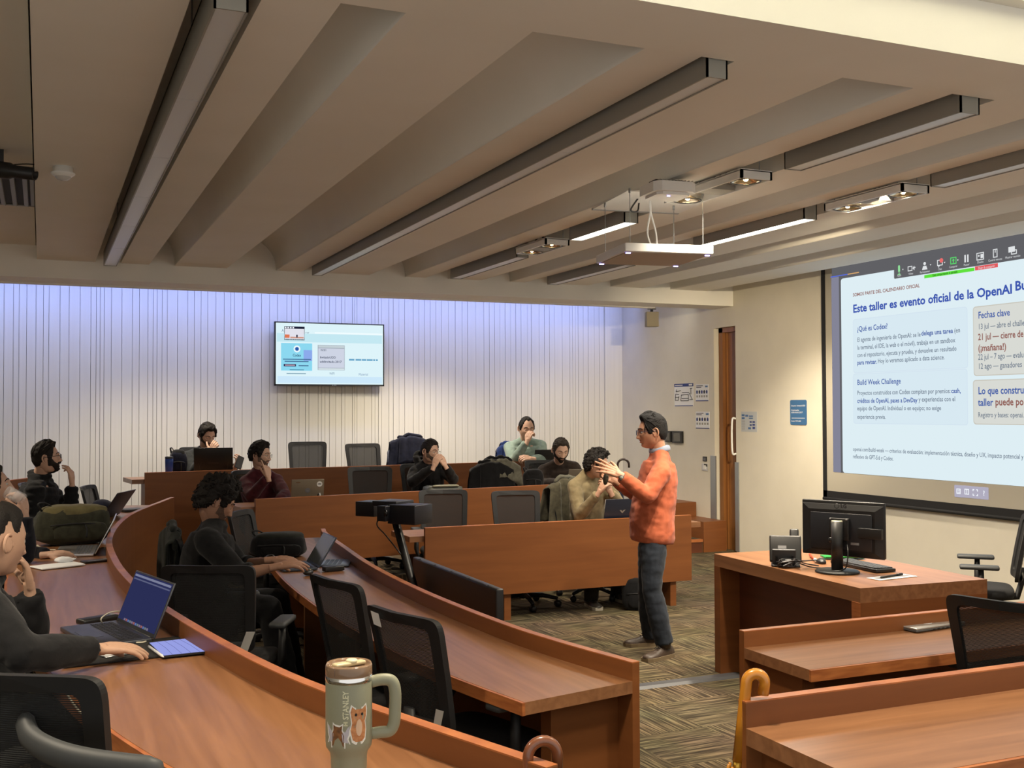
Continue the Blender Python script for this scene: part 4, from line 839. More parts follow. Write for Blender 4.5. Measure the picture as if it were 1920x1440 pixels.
# the presenter
PR = person(dict(label='standing man in orange sweater and dark jeans talking and gesturing', base=(4.02, 6.8, 0), P=(4.056,6.825,0.833), C=(4.100,6.802,1.363), F=(-0.885,0.466,0.000), H=(4.043,6.800,1.583), hf=(-0.907,0.419,-0.052), hs=1.02, bulk=1.04, belly=.04, skin=S(186,140,114),
    SL=(4.015,6.634,1.305), SR=(4.175,6.957,1.292), EL=(3.870,6.581,1.137), WL=(3.657,6.604,1.297), ER=(4.106,7.090,1.097), WR=(3.797,6.937,1.233), KR=(4.090,6.962,0.443), AR=(4.150,7.022,0.060), KL=(3.964,6.689,0.476), AL=(4.028,6.627,0.093), TR=(-0.984,0.180,0.000), TL=(-0.957,-0.289,0.000),
    hL=dict(fd=(-0.793,0.439,0.423), bn=(-0.149,-0.882,0.447), curl=[.12,.1,.14,.2], spread=.22, thumb=.75), hR=dict(fd=(-0.840,0.206,0.502), bn=(0.123,0.854,-0.505), curl=[.45,.5,.55,.6], thumb=.6),
    style=dict(top=.022, side=.011, quiff=.010, seed=4, rough=.25, freq=40, strands=240, part=1, comb=.5, back=1), hair=S(12,11,11), hair2=S(30,28,28), glasses=dict(col=(.02,.02,.05)), vox=.012, hvox=.0036,
    top=(S(186,100,70), S(168,86,58)), fold=.007, shirt_collar=S(150,160,180), collar=.012, collar_r=.010, legs=(S(44,50,60), S(30,35,44)), lid=.3))
# row one: beige jacket
person(dict(label='curly-haired man in beige jacket seated at the first-row bench desk', base=(4.15, 9.2, 0), P=(4.711,9.135,0.431), C=(4.646,8.979,1.087), F=(0.251,-0.968,0.000), H=(4.678,8.850,1.235), hf=(0.763,-0.638,-0.105), skin=SKIN2, bulk=1.0,
    ER=(4.469,8.808,0.780), WR=(4.553,8.575,1.014), EL=(4.881,8.739,0.832), WL=(4.665,8.583,1.010), KR=(4.481,8.567,0.406), AR=(4.475,8.601,0.045), KL=(4.848,8.686,0.408), AL=(4.848,8.808,0.033), TR=(-0.128,-0.992,0.000), TL=(0.022,-1.000,0.000),
    hR=dict(fd=(0.435,-0.356,0.827), bn=(-0.910,-0.357,0.212), curl=.7), hL=dict(fd=(-0.443,0.115,0.889), bn=(0.208,-0.972,0.108), curl=.7),
    style=dict(top=.040, side=.028, seed=9, rough=.7, freq=60, curls=300), glasses=dict(), top=(S(140,126,96), S(118,105,78)), collar=.012, top_name='jacket', legs=(S(40,36,30), S(28,26,22)), shoe=S(44,40,36), sole=S(170,164,150)))
# row two
person(dict(label='bearded man in dark brown sweater looking down at a silver laptop', base=(5.05, 10.75, .16), P=(5.499,11.328,0.564), C=(5.394,11.133,1.086), F=(-0.274,-0.962,0.000), H=(5.341,10.981,1.291), hf=(-0.130,-0.931,-0.342), skin=SKIN1, hs=1.08, bulk=1.1, floor=.16,
    ER=(5.163,11.068,0.910), WR=(5.234,10.698,0.953), EL=(5.581,10.944,0.923), WL=(5.352,10.647,0.941), KR=(5.192,10.898,0.466), AR=(5.194,10.906,0.112), KL=(5.381,10.816,0.465), AL=(5.383,10.824,0.112),
    hR=dict(fd=(0.713,-0.701,0.000), bn=(0.044,0.089,0.995), curl=.3), hL=dict(fd=(-0.885,-0.466,0.000), bn=(0.045,0.089,0.995), curl=.3),
    style=dict(top=.020, side=.010, seed=5, quiff=.006, strands=120), hair=S(26,22,20), hair2=S(80,72,66), beard=dict(t=.008, full=1), top=(S(48,38,32), S(36,28,24)), collar=.010, legs=BK, lid=.75))
person(dict(label='man in black hoodie and glasses resting his chin on clasped hands', base=(3.2, 10.6, .16), P=(3.781,11.042,0.629), C=(3.743,10.877,1.132), F=(0.155,-0.988,0.000), H=(3.724,10.768,1.316), hf=(0.569,-0.815,-0.105), skin=SKIN1, floor=.16, hs=.97,
    ER=(3.504,10.704,0.998), WR=(3.653,10.433,1.177), EL=(3.933,10.630,1.018), WL=(3.763,10.419,1.186), KR=(3.565,10.578,0.570), AR=(3.567,10.585,0.244), KL=(3.799,10.588,0.558), AL=(3.801,10.596,0.229),
    hR=dict(fd=(0.393,-0.023,0.919), bn=(-0.764,-0.611,0.207), curl=[.5,.6,.7,.8]), hL=dict(fd=(-0.422,0.267,0.866), bn=(0.200,-0.932,0.303), curl=[.6,.7,.8,.8]),
    style=dict(top=.020, side=.016, seed=12, strands=160, part=-1, comb=-.4), glasses=dict(r=.0012), beard=dict(t=.0018, col=(.085,.058,.045)), top=BK, hood=1, top_name='hoodie', legs=BK, fold=.009))
person(dict(label='man in burgundy sweater and round glasses resting his cheek on one hand', base=(1.9, 10.35, .16), P=(1.948,10.630,0.638), C=(1.936,10.569,1.114), F=(0.464,-0.886,0.000), H=(1.925,10.513,1.321), hf=(0.823,-0.563,-0.070), skin=SKIN1, floor=.16, hs=.97, bulk=1.0,
    SR=(1.797,10.554,1.058), SL=(2.077,10.509,1.068), ER=(1.808,10.356,0.935), WR=(1.939,10.185,1.130), EL=(2.112,10.279,0.950), WL=(1.998,10.057,0.910), KR=(1.838,10.243,0.581), AR=(1.840,10.251,0.259), KL=(2.040,10.265,0.569), AL=(2.042,10.273,0.244),
    hR=dict(fd=(-0.133,0.130,0.982), bn=(0.426,-0.891,0.159), curl=[.12,.85,.9,.95], thumb=.3), hL=dict(fd=(0.556,-0.831,0.000), bn=(0.000,0.000,1.000), curl=.3),
    style=dict(top=.030, side=.024, seed=15, strands=200, part=1, comb=.4, quiff=.004), glasses=dict(r=.0012, col=(.1,.1,.1), h=.019), beard=dict(t=.0016, col=(.10,.065,.05)), top=(S(74,26,34), S(56,18,26)), collar=.008, legs=BK, fold=.008))
# row three
person(dict(label='man in dark grey jacket and scarf at the topmost row, hand on chin', base=(1.2, 12.0, .32), P=(1.688,12.746,0.810), C=(1.693,12.621,1.255), F=(0.076,-0.997,0.000), H=(1.699,12.501,1.473), hf=(0.321,-0.870,-0.375), skin=SKIN1, floor=.32, hs=1.03, bulk=1.12,
    ER=(1.540,12.414,1.072), WR=(1.702,12.227,1.304), EL=(1.882,12.321,1.097), WL=(1.924,11.968,1.136), KR=(1.565,12.245,0.732), AR=(1.567,12.253,0.413), KL=(1.778,12.153,0.731), AL=(1.780,12.161,0.413),
    hR=dict(fd=(0.514,0.072,0.855), bn=(-0.236,-0.950,0.205), curl=[.7,.8,.9,.9], thumb=.9), hL=dict(fd=(0.338,-0.468,0.816), bn=(0.613,-0.704,-0.359), curl=.8),
    style=dict(top=.030, side=.020, seed=18, strands=160, freq=45), beard=dict(t=.003, col=(.035,.024,.018)), top=(S(52,54,54), S(40,42,42)), top_name='jacket', collar=.01, legs=BK, lid=.8))
person(dict(label='balding man in mint green jacket at the topmost row, fist at mouth', base=(4.75, 12.3, .32), P=(5.590,12.507,0.762), C=(5.542,12.395,1.302), F=(-0.244,-0.970,0.000), H=(5.509,12.286,1.516), hf=(-0.106,-0.979,-0.174), skin=SKIN1, floor=.32, hs=1.17, bulk=1.22,
    ER=(5.273,12.162,1.112), WR=(5.397,12.007,1.373), EL=(5.641,12.120,1.131), WL=(5.408,11.925,1.157), KR=(5.280,12.052,0.673), AR=(5.282,12.060,0.319), KL=(5.487,11.962,0.672), AL=(5.489,11.971,0.318),
    hR=dict(fd=(0.382,0.045,0.923), bn=(-0.724,-0.619,0.304), curl=[1,1.1,1.1,1.1], tc=.6), hL=dict(fd=(-0.988,-0.037,0.147), bn=(-0.169,-0.634,0.755), curl=.9),
    style=dict(top=.010, side=.010, recede=.022, seed=21, strands=60), top=(S(140,158,148), S(120,138,130)), collar=.012, top_name='jacket', legs=BK, lid=.8))
# bend
M4 = person(dict(label='man with thick curly black hair typing at the inner curved desk', base=(.95, 6.3, 0), P=(0.850,6.583,0.608), C=(0.911,6.469,1.036), F=(0.999,-0.033,0.000), H=(0.928,6.424,1.220), hf=(0.897,0.059,-0.438), skin=S(164,124,102), bulk=1.08,
    SR=(0.858,6.296,1.020), SL=(0.958,6.625,0.986), ER=(1.007,6.128,0.837), WR=(1.200,6.021,0.886), EL=(1.096,6.635,0.813), WL=(1.228,6.303,0.885), KR=(1.201,6.267,0.618), AR=(1.305,6.181,0.108), KL=(1.302,6.551,0.611), AL=(1.408,6.519,0.092),
    hR=dict(fd=(0.988,-0.091,0.125), bn=(-0.056,-0.282,0.958), curl=[.3,.3,.35,.4]), hL=dict(fd=(0.955,-0.292,0.052), bn=(-0.037,-0.193,0.981), curl=.35),
    style=dict(top=.046, side=.032, seed=24, rough=.7, freq=50, curls=420), beard=dict(t=.0014, col=(.085,.052,.038)), top=BK, collar=.014, cuff=.55, top_name='overshirt', legs=BK, vox=.014, lid=.8))
person(dict(label='bearded man with glasses in black quilted jacket, hand raised to chin', base=(.02, 9.3, .16), P=(-0.021,9.409,0.738), C=(-0.016,9.341,1.171), F=(0.990,-0.138,0.000), H=(0.036,9.258,1.383), hf=(0.990,0.066,0.122), skin=SKIN1, floor=.16, bulk=1.16,
    ER=(-0.066,9.097,0.887), WR=(0.108,8.860,0.846), EL=(0.214,9.303,0.897), WL=(0.226,9.236,1.183), KR=(0.244,9.076,0.760), AR=(0.285,9.071,0.250), KL=(0.292,9.382,0.746), AL=(0.334,9.377,0.239),
    hR=dict(fd=(0.976,-0.217,0.000), bn=(0.000,0.000,1.000), curl=.3), hL=dict(fd=(-0.099,0.002,0.995), bn=(0.875,-0.438,0.208), curl=[.9,.6,.5,.5], tc=.1),
    style=dict(top=.018, side=.006, seed=27, quiff=.010, strands=120), glasses=dict(r=.0019), beard=dict(t=.010, full=1), top=(S(24,25,28), S(15,16,18)), puff=.012, collar=.03, collar_r=.03, top_name='quilted_jacket', legs=BK, hvox=.0042))
person(dict(label='man drinking from a clear glass, partly hidden at the left edge', base=(-.45, 6.6, .16), P=(-0.284,7.075,0.566), C=(-0.271,7.002,1.038), F=(0.999,-0.048,0.000), H=(-0.259,6.936,1.307), hf=(0.963,0.121,0.242), skin=SKIN1, floor=.16,
    SR=(-0.304,6.821,1.028), ER=(-0.075,6.702,0.937), WR=(-0.082,6.721,1.171), EL=(-0.103,7.152,0.881), WL=(0.047,6.868,0.913), KR=(0.127,6.734,0.561), AR=(0.157,6.731,0.166), KL=(0.133,7.058,0.568), AL=(0.165,7.055,0.154),
    hR=dict(fd=(-0.165,0.107,0.981), bn=(0.796,-0.568,0.210), curl=[.75,.8,.8,.8]), hL=dict(fd=(0.992,-0.111,0.052), bn=(-0.001,-0.196,0.981), curl=.4),
    style=dict(top=.024, side=.016, seed=30, strands=120, comb=.2), top=(S(22,24,34), S(15,17,25)), collar=.012, legs=BK))
M1 = person(dict(label='man in black zip jacket at the left front, one hand on a mouse', base=(-.15, 4.0, .16), P=(-0.235,4.106,0.743), C=(-0.195,4.046,1.124), F=(0.969,0.246,0.000), H=(-0.132,3.992,1.314), hf=(0.786,0.610,-0.105), skin=S(190,152,128), hs=.98, floor=.16, bulk=1.05,
    SR=(-0.161,3.813,1.121), ER=(-0.051,3.682,0.997), WR=(0.182,3.887,0.950), SL=(-0.179,4.237,1.074), EL=(-0.022,4.303,0.926), WL=(-0.034,4.238,1.116), KR=(0.122,3.790,0.663), AR=(0.187,3.773,0.251), KL=(0.166,4.099,0.626), AL=(0.220,4.087,0.198),
    hR=dict(fd=(0.974,0.216,-0.063), bn=(-0.056,-0.146,0.988), curl=[.22,.25,.28,.3], thumb=.4), hL=dict(fd=(-0.138,-0.117,0.984), bn=(0.961,0.110,0.253), curl=[.75,.55,.5,.45], thumb=.8),
    style=dict(top=.013, side=.003, fade=.045, seed=33, rough=.12, freq=60, strands=0, quiff=.004), top=DKJ, collar=.03, collar_r=.018, top_name='zip_jacket', legs=(S(44,50,58), S(32,37,44)), vox=.012, hvox=.0034, lid=.4))

# ------------------------------------------------------------------ chairs
def mesh_mat():
    m = mat('chair_mesh', (.010, .010, .0105), .8); nt = m.node_tree; b = nt.nodes['Principled BSDF']; N = nt.nodes.new; L = nt.links.new
    tc = N('ShaderNodeTexCoord'); wv = N('ShaderNodeTexWave'); wv.bands_direction = 'Z'; wv.inputs['Scale'].default_value = 60; r = N('ShaderNodeMapRange')
    r.inputs[1].default_value = .25; r.inputs[2].default_value = .6; r.inputs[3].default_value = .80; r.inputs[4].default_value = 1.0
    L(tc.outputs['Object'], wv.inputs[0]); L(wv.outputs['Fac'], r.inputs[0]); L(r.outputs[0], b.inputs['Alpha']); return m
CMESH = mesh_mat(); SEATM = ramp_mat('seat_fabric', (.010, .010, .011), (.016, .016, .017), (60, 60, 60), .9, 4)
FRAMEM = mat('chair_frame', (.008, .008, .009), .55); PADM = mat('arm_pad', (.05, .053, .055), .55)
def back_pt(u, v):
    z = .56+.44*v; x = u*(.205+.028*v); return V((x, -.235-.075*v-.02*v*v+.035*(x/.23)**2, z))
def make_chair(label, back='mesh'):
    t = thing('office_chair', label, 'chair')
    b = MB(); b.lathe([(.0, .075), (.045, .075), (.05, .10), (.035, .125), (0, .125)], n=16)
    for k in range(5):
        a = 2*pi*k/5+pi/2; d = V((cos(a), sin(a), 0)); b.tube([d*.03+V((0, 0, .105)), d*.16+V((0, 0, .10)), d*.30+V((0, 0, .072))], [.026, .021, .015], 8)
    b.obj('star_base', FRAMEM, t)
    for k in range(5):
        a = 2*pi*k/5+pi/2; c = V((cos(a)*.30, sin(a)*.30, .030)); M = Matrix.Rotation(a+.7, 3, 'Z')@Matrix.Rotation(pi/2, 3, 'Y')
        MB().lathe([(0, -.024), (.026, -.024), (.030, -.014), (.030, .014), (.026, .024), (0, .024)], c, 14, M).obj('caster', BLACK, t)
    MB().tube([(0, 0, .12), (0, 0, .27), (0, 0, .271), (0, 0, .42)], [.030, .030, .018, .018], 14).obj('gas_column', BLACK, t)
    MB().box((0, -.02, .425), (.20, .26, .04), bev=.012).obj('mechanism', BLACK, t)
    rows = []
    for j, (z, k) in enumerate(((.445, .88), (.448, .97), (.470, 1.0), (.490, .985), (.503, .93), (.508, .7), (.506, .3))):
        rows.append([(.245*k*math.copysign(abs(cos(q))**.5, cos(q)), .012+.235*k*math.copysign(abs(sin(q))**.5, sin(q)), z-.012*max(0, sin(q))**4*(j > 2)) for q in [2*pi*i/32 for i in range(32)]])
    m = MB().grid(rows, True, True); m.f += [list(range(32)), [6*32+i for i in range(32)]]; m.m += [0, 0]; m.sm += [True, True]; m.obj('seat', SEATM, t)
    def ring(su, sv, cv, p=.17):
        out = []
        for i in range(44):
            q = 2*pi*i/44; c, s_ = cos(q), sin(q); out.append((su*math.copysign(abs(c)**p, c), cv+sv*math.copysign(abs(s_)**p, s_)))
        return out
    o_, i_ = ring(1, .5, .5), ring(.80, .41, .505, .15); th = V((0, -.024, 0)); fr = MB()
    fr.grid([[back_pt(*q) for q in o_], [back_pt(*q) for q in i_], [back_pt(*q)+th for q in i_], [back_pt(*q)+th for q in o_], [back_pt(*q) for q in o_]], False, True); fr.obj('back_frame', FRAMEM, t)
    if back == 'mesh':
        pm = MB().grid([[back_pt(-.82+1.64*i/8, .10+.83*j/9)+V((0, -.010, 0)) for i in range(9)] for j in range(10)]); pm.obj('back_mesh', CMESH, t)
    MB().grid([[back_pt(-.75+1.5*i/8, -.02+.16*j/4)+V((0, -.03-.012*sin(pi*j/4), 0)) for i in range(9)] for j in range(5)]).obj('lumbar_shell', BLACK, t)
    sp = MB().tube([(0, -.10, .42), (0, -.24, .44), (0, -.275, .56), (0, -.275, .64)], [.022, .024, .02, .014], 8, flat=2.2, up=(1, 0, 0)); sp.obj('back_spine', FRAMEM, t)
    for s in (-1, 1):
        MB().tube([(s*.16, 0, .43), (s*.27, 0, .435), (s*.285, .0, .50), (s*.285, .0, .655)], [.018, .018, .022, .018], 8).obj('arm_post', FRAMEM, t)
        MB().box((s*.285, .01, .668), (.085, .25, .03), bev=.014).obj('arm_pad', PADM, t)
    return t
CH0 = None
def chair(label, top, face, floor, group=None, sz=1.0, clip=False):
    global CH0
    F = V(face); F.z = 0; F.normalize(); a = atan2(F.y, F.x)-pi/2
    if CH0 is None: CH0 = make_chair(label); t = CH0
    else: t = copy_tree(CH0)
    t['label'] = label; t['group'] = 'black office chairs'
    if group: t['group'] = group
    t.rotation_euler = (0, 0, a); t.location = (top[0]+F.x*.33, top[1]+F.y*.33, floor); t.scale = (1, 1, sz)
    return t
cA = chair('black mesh office chair in front of the man typing, seen from behind', (0.733,5.400,1.000), (0.434,0.901,0.000), 0)
cB = chair('empty black mesh chair pushed up to the inner curved desk, without a label', (1.175,4.742,1.000), (0.970,0.243,0.000), 0)
cC = chair('empty black mesh chair with a white paper label on its backrest', (1.206,3.862,1.000), (0.958,0.286,0.000), 0)
for c, (u, v) in ((cC, (-.72, .84)),):
    R_ = [[back_pt(u+.16*i, v+.06*j)+V((0, -.030, 0)) for i in range(3)] for j in range(3)]
    MB().grid(R_).obj('paper_label', PAPER, c)
for c in (cA, cB, cC):
    MB().grid([[back_pt(.66+.10*i+.10*j, -.02+.14*j)+V((0, -.052-.004*i, 0)) for i in range(3)] for j in range(3)]).obj('silver_tab', mat('pale_metal', (.62, .62, .6), .45, .3), c)['label'] = 'silver bracket on the backrest'
cD = chair('black chair carrying the man with curly black hair and a hung jacket', (0.721,6.792,1.005), (1.000,-0.001,0.000), 0)
chair('empty black chair in front of the burgundy man, seen edge-on at the inner curved desk', (1.341,8.238,1.000), (0.855,-0.518,0.000), 0)
chair('empty black chair behind the first-row bench desk, farther left', (3.451,9.616,1.000), (-0.204,-0.979,0.000), 0)
chair('empty black chair behind the first-row bench desk, beside the beige jacket', (4.003,9.196,1.000), (-0.166,-0.986,0.000), 0)
cE = chair('black chair carrying the man in the beige jacket, an olive jacket over its back', (4.622,9.354,1.025), (0.227,-0.974,0.000), 0)
chair('empty black chair in the second row between burgundy man and hoodie man', (3.121,10.927,1.134), (-0.173,-0.985,0.000), .16)
chair('black chair carrying the man in the black hoodie', (3.799,11.344,1.074), (0.026,-1.000,0.000), .16)
cF = chair('black chair in the second row draped with grey and black coats', (4.638,11.143,1.121), (-0.286,-0.958,0.000), .16)
chair('black chair carrying the man in the dark brown sweater', (5.370,11.482,1.051), (-0.274,-0.962,0.000), .16)
chair('black chair carrying the man in the burgundy sweater', (1.904,10.911,1.033), (0.344,-0.939,0.000), .16)
chair('empty black chair in the topmost row directly below the television', (2.942,13.015,1.358), (-0.117,-0.993,0.000), .32, sz=1.05)
chair('empty black chair in the topmost row, slightly turned, beside the navy coat', (3.598,12.950,1.311), (0.147,-0.989,0.000), .32, sz=1.02)
cG = chair('black chair in the topmost row buried under a navy coat', (4.199,12.908,1.315), (-0.205,-0.979,0.000), .32, sz=1.02)
chair('black chair carrying the man in the dark grey jacket', (1.708,13.279,1.269), (0.041,-0.999,0.000), .32)
cH = chair('black chair carrying the man in the mint green jacket', (5.594,12.797,1.214), (-0.244,-0.970,0.000), .32)
chair('empty black mesh chair next to the man in the quilted jacket', (0.377,10.754,1.059), (0.956,-0.292,0.000), .16, sz=.9)
chair('black chair carrying the man in the quilted jacket', (-0.143,9.726,1.056), (0.992,-0.124,0.000), .16)
chair('black chair carrying the man drinking from a glass', (-0.462,7.195,0.996), (0.999,-0.032,0.000), .16)
chair('black chair carrying the man with the mouse at the left front', (-0.328,4.250,0.955), (0.965,0.262,0.000), .16)
cL = chair('black chair cut off by the lower left corner of the picture', (-0.072,2.684,1.157), (0.593,0.805,0.000), .16)
bpy.context.view_layer.update(); iw = cL.matrix_basis.inverted()
MB().tube(catmull([iw@V(p) for p in ((-0.030,2.668,1.053), (-0.014,2.597,1.031), (0.033,2.511,1.019), (0.104,2.437,1.011), (0.227,2.341,1.006))], 6), [.016]+[.021]*23+[.016], 10, flat=1.4).obj('curved_arm', PADM, cL)
chair('black mesh chair at the bench desk with the closed laptop', (3.399,3.120,1.000), (0.949,0.316,0.000), 0)
chair('black office chair behind the teacher desk at the right edge', (6.264,5.485,0.934), (-0.718,0.696,0.000), 0)
# coats hung over backs: cloth sheets bent over the upper edge, with folds
def coat(name, label, cat, top, face, w, front, back, m, seed=1, group=None, flare=.25, th=.03, lean=.05, edge=None, rad=.055):
    F = V(face); F.z = 0; F.normalize(); Rr = V((F.y, -F.x, 0)); o = V(top); t = thing(name, label, cat, o, 0, group); rows = []; n = 22
    prof = [(-front*(1-k/8), .9*rad+.05*(1-k/8)*(rad > .04)) for k in range(8)]+[(.02+.025*sin(pi*k/6), rad*cos(pi*k/6)) for k in range(7)]+[(-back*k/10, -rad-.005-lean*k/10) for k in range(1, 11)]
    for j, (z, y) in enumerate(prof):
        r = []
        for i in range(n):
            u = -1+2*i/(n-1); dz = max(0, -z); q = V((u*2.2+seed, dz*1.5, seed*3.1+(j > 10)*5)); fold = .022*noise.noise(q*1.7)+.016*noise.noise(q*4.1)*min(1, dz*6)
            x = u*w*(1+flare*dz*1.4+.06*noise.noise(V((seed, z*6, u)))); r.append(Rr*x+F*(y+fold*(1 if y > 0 else -1)-(.03*u*u))+V((0, 0, z-.06*u*u-.03*abs(u)**3+.02*noise.noise(q*2)-(.09*(noise.noise(V((u*2, seed, 0)))) if j in (0, len(prof)-1) else 0))))
        rows.append(r)
    mb = MB().grid(rows); me = mb.obj('cloth', m, t)
    md = me.modifiers.new('s', 'SOLIDIFY'); md.thickness = .012; md.offset = 0
    mb = MB(); mb.tube([rows[11][i]+V((0, 0, .014)) for i in range(4, 18)], [.012]+[.022]*12+[.012], 8).obj('collar', edge or m, t)
    mb = MB(); mb.tube([r[n//2+5]+F*(.018 if j < 8 else 0)+V((0, 0, .006)) for j, r in enumerate(rows[:11])], .006, 5).obj('zip_edge', edge or m, t)
    return t
G1 = cloth_mat(S(66,64,54), S(48,46,40)); G2 = cloth_mat(S(104,102,90), S(78,76,66)); NV = cloth_mat(S(26,30,50), S(18,21,36)); BKC = cloth_mat(S(22,22,24), S(14,14,16)); OL = cloth_mat(S(84,80,64), S(62,58,46)); TAN = cloth_mat(S(150,116,64), S(120,90,48)); DGC = cloth_mat(S(44,46,42), S(32,34,30)); BLC = cloth_mat(S(38,58,110), S(28,44,88)); PALE = cloth_mat(S(190,194,200), S(160,164,170))
coat('jacket', 'dark green-grey jacket over the chair of the man typing', 'jacket', (0.727,6.789,1.012), (1.000,-0.001,0.000), .23, .30, .42, DGC, 2, rad=.03, lean=.01)
coat('jacket', 'olive grey jacket over the chair of the man in beige', 'jacket', (4.595,9.322,1.043), (0.227,-0.974,0.000), .22, .40, .35, OL, 3, flare=.5, edge=G2)
coat('coat', 'grey coat with dark lining thrown over the second-row chair', 'coat', (4.630,11.091,1.159), (-0.286,-0.958,0.000), .25, .16, .40, G2, 5, flare=.3, edge=BKC)
coat('coat', 'black coat hanging under the grey coat on the second-row chair', 'coat', (4.546,11.074,1.127), (-0.286,-0.958,0.000), .24, .36, .30, BKC, 9, flare=.35)
coat('coat', 'big navy coat heaped over a topmost-row chair', 'coat', (4.183,12.859,1.376), (-0.205,-0.979,0.000), .25, .28, .40, NV, 7, flare=.35)
coat('coat', 'pale grey lining of a coat showing at the left of the navy coat', 'coat', (4.035,12.981,1.263), (-0.195,-0.981,0.000), .09, .20, .2, PALE, 8)
coat('jacket', 'tan jacket over the chair of the burgundy man', 'jacket', (1.834,11.051,1.027), (0.344,-0.939,0.000), .16, .26, .34, TAN, 4)
coat('jacket', 'blue jacket behind the man in mint green', 'jacket', (5.461,12.799,1.271), (-0.227,-0.974,0.000), .13, .24, .34, BLC, 6)

# ------------------------------------------------------------------ things on the desks
KEYM = mat('key_caps', (.02, .02, .022), .5); LOGO = mat('logo_grey', (.30, .31, .33), .3, .6)
def laptop(label, A, B, open_deg=110, depth=.22, body=SILVER, lidm=None, screen=None, logo=None, z=None, group='laptops', keys=KEYM):
    """A, B: hinge ends at the user's left and right, on the desk; the user sits to the right hand of the way from B to A"""
    A, B = V(A), V(B); c = (A+B)/2; d = (B-A); d.z = 0; w = d.length; a = atan2(d.y, d.x); t = thing('laptop', label, 'laptop', c, a, group)   # local x = user's right, -y towards the user
    b = MB().box((0, -depth/2, .009), (w, depth, .016), bev=.004).obj('base', body, t)
    k = MB()
    for r in range(5):
        for i in range(13): k.box((-w*.43+w*.86*(i+.5)/13, -depth*(.14+.082*r), .0178), (w*.86/13*.82, depth*.066, .002))
    o = k.obj('keyboard', keys, t); o['kind'] = 'stuff'
    MB().box((0, -depth*.78, .0174), (w*.34, depth*.30, .001)).obj('trackpad', body, t)
    q = radians(open_deg); M = Matrix.Rotation(-(pi-q), 3, 'X')@Matrix.Rotation(0, 3, 'X')
    up = V((0, -cos(q), sin(q))); h = depth*1.0
    up.y = -cos(q); L_ = V((0, up.y, up.z)); nb = V((0, L_.z, -L_.y)); rot = Matrix(((1,0,0),(0, L_.y, nb.y),(0, L_.z, nb.z)))       # local lid: x, y along lid, z backwards
    o_ = V((0, .004, .014)); lid = MB(); lid.box(o_+rot@V((0, h/2, .003)), (w, h, .007), rot=rot, bev=.003); ld = lid.obj('lid', lidm or body, t)
    MB().box(o_+rot@V((0, h/2+.004, -.0008)), (w*.96, h*.90, .001), rot=rot).obj('screen', screen or BLACK, ld)
    MB().tube([(-w*.42, .004, .012), (w*.42, .004, .012)], .006, 8).obj('hinge', BLACK, t)
    if logo: logo(ld, o_, rot, w, h)
    return t
def lid_text(s, hh, x=0, y=.5, m=LOGO, b=.03):
    def f(ld, o, rot, w, h): text(s, ld, Matrix.Translation(o+rot@V((x*w, y*h-hh/2, .0068)))@(rot@Matrix(((-1,0,0),(0,1,0),(0,0,1)))).to_4x4()@Matrix.Diagonal((1,1,1,1)), hh, m, None, b, 'CENTER')
    return f
def sticker(ld, o, rot, w, h, x, y, rx, ry, m, n=16):
    MB().prism([(x*w+rx*cos(2*pi*k/n), y*h+ry*sin(2*pi*k/n)) for k in range(n)], .0066, .0072, Matrix.Translation(o)@rot.to_4x4()).obj('sticker', m, ld)
NAVYSCR = emis('laptop_screen_navy', S(42,46,84), 1.0); DARKSCR = mat('dark_glass', (.01, .01, .012), .15)
l1 = laptop('dark grey laptop with navy screen in front of the man with the mouse', (0.276,4.627,0.892), (0.380,4.208,0.892), 112, .21, mat('space_grey', S(84,86,92), .35, .7), None, NAVYSCR)
ld = [c for c in l1.children if c.name.startswith('lid')][0]
def on_lid(t, n, x0, y0, x1, y1, q, depth, w, m):
    q = radians(q); L_ = V((0, -cos(q), sin(q))); nb = V((0, L_.z, -L_.y)); rot = Matrix(((1,0,0),(0, L_.y, nb.y),(0, L_.z, nb.z))); o_ = V((0, .004, .014))
    MB().box(o_+rot@V(((x0+x1)/2*w, (y0+y1)/2*depth, -.0018)), (abs(x1-x0)*w, abs(y1-y0)*depth, .0008), rot=rot).obj(n, m, ld)
w1 = (V((0.276,4.627,0.892))-V((0.380,4.208,0.892))).length
on_lid(l1, 'menu_bar', -.46, .90, .46, .94, 112, .21, w1, em((120,124,150))); on_lid(l1, 'tab_bar', -.46, .84, .46, .865, 112, .21, w1, em((90,94,124)))
for i in range(13): on_lid(l1, 'dock_icon', -.32+.05*i, .075, -.285+.05*i, .115, 112, .21, w1, em(((120,110,130), (150,90,90), (90,110,160), (110,120,120))[i % 4]))
laptop('silver laptop by the drinking man, its screen seen edge-on', (0.330,7.301,0.892), (0.289,6.854,0.892), 118, .22, SILVER, None, DARKSCR, keys=mat('grey_keys', (.09, .095, .11), .5))
laptop('black laptop with tilted screen before the man in the quilted jacket', (0.586,9.477,0.892), (0.421,9.079,0.892), 124, .24, BLACK, None, DARKSCR)
laptop('thin dark laptop the man with curly black hair types on', (1.614,7.181,0.732), (1.614,6.836,0.732), 122, .22, mat('slate', S(76,84,96), .4, .5), None, mat('bright_glass', (.10, .11, .11), .12))
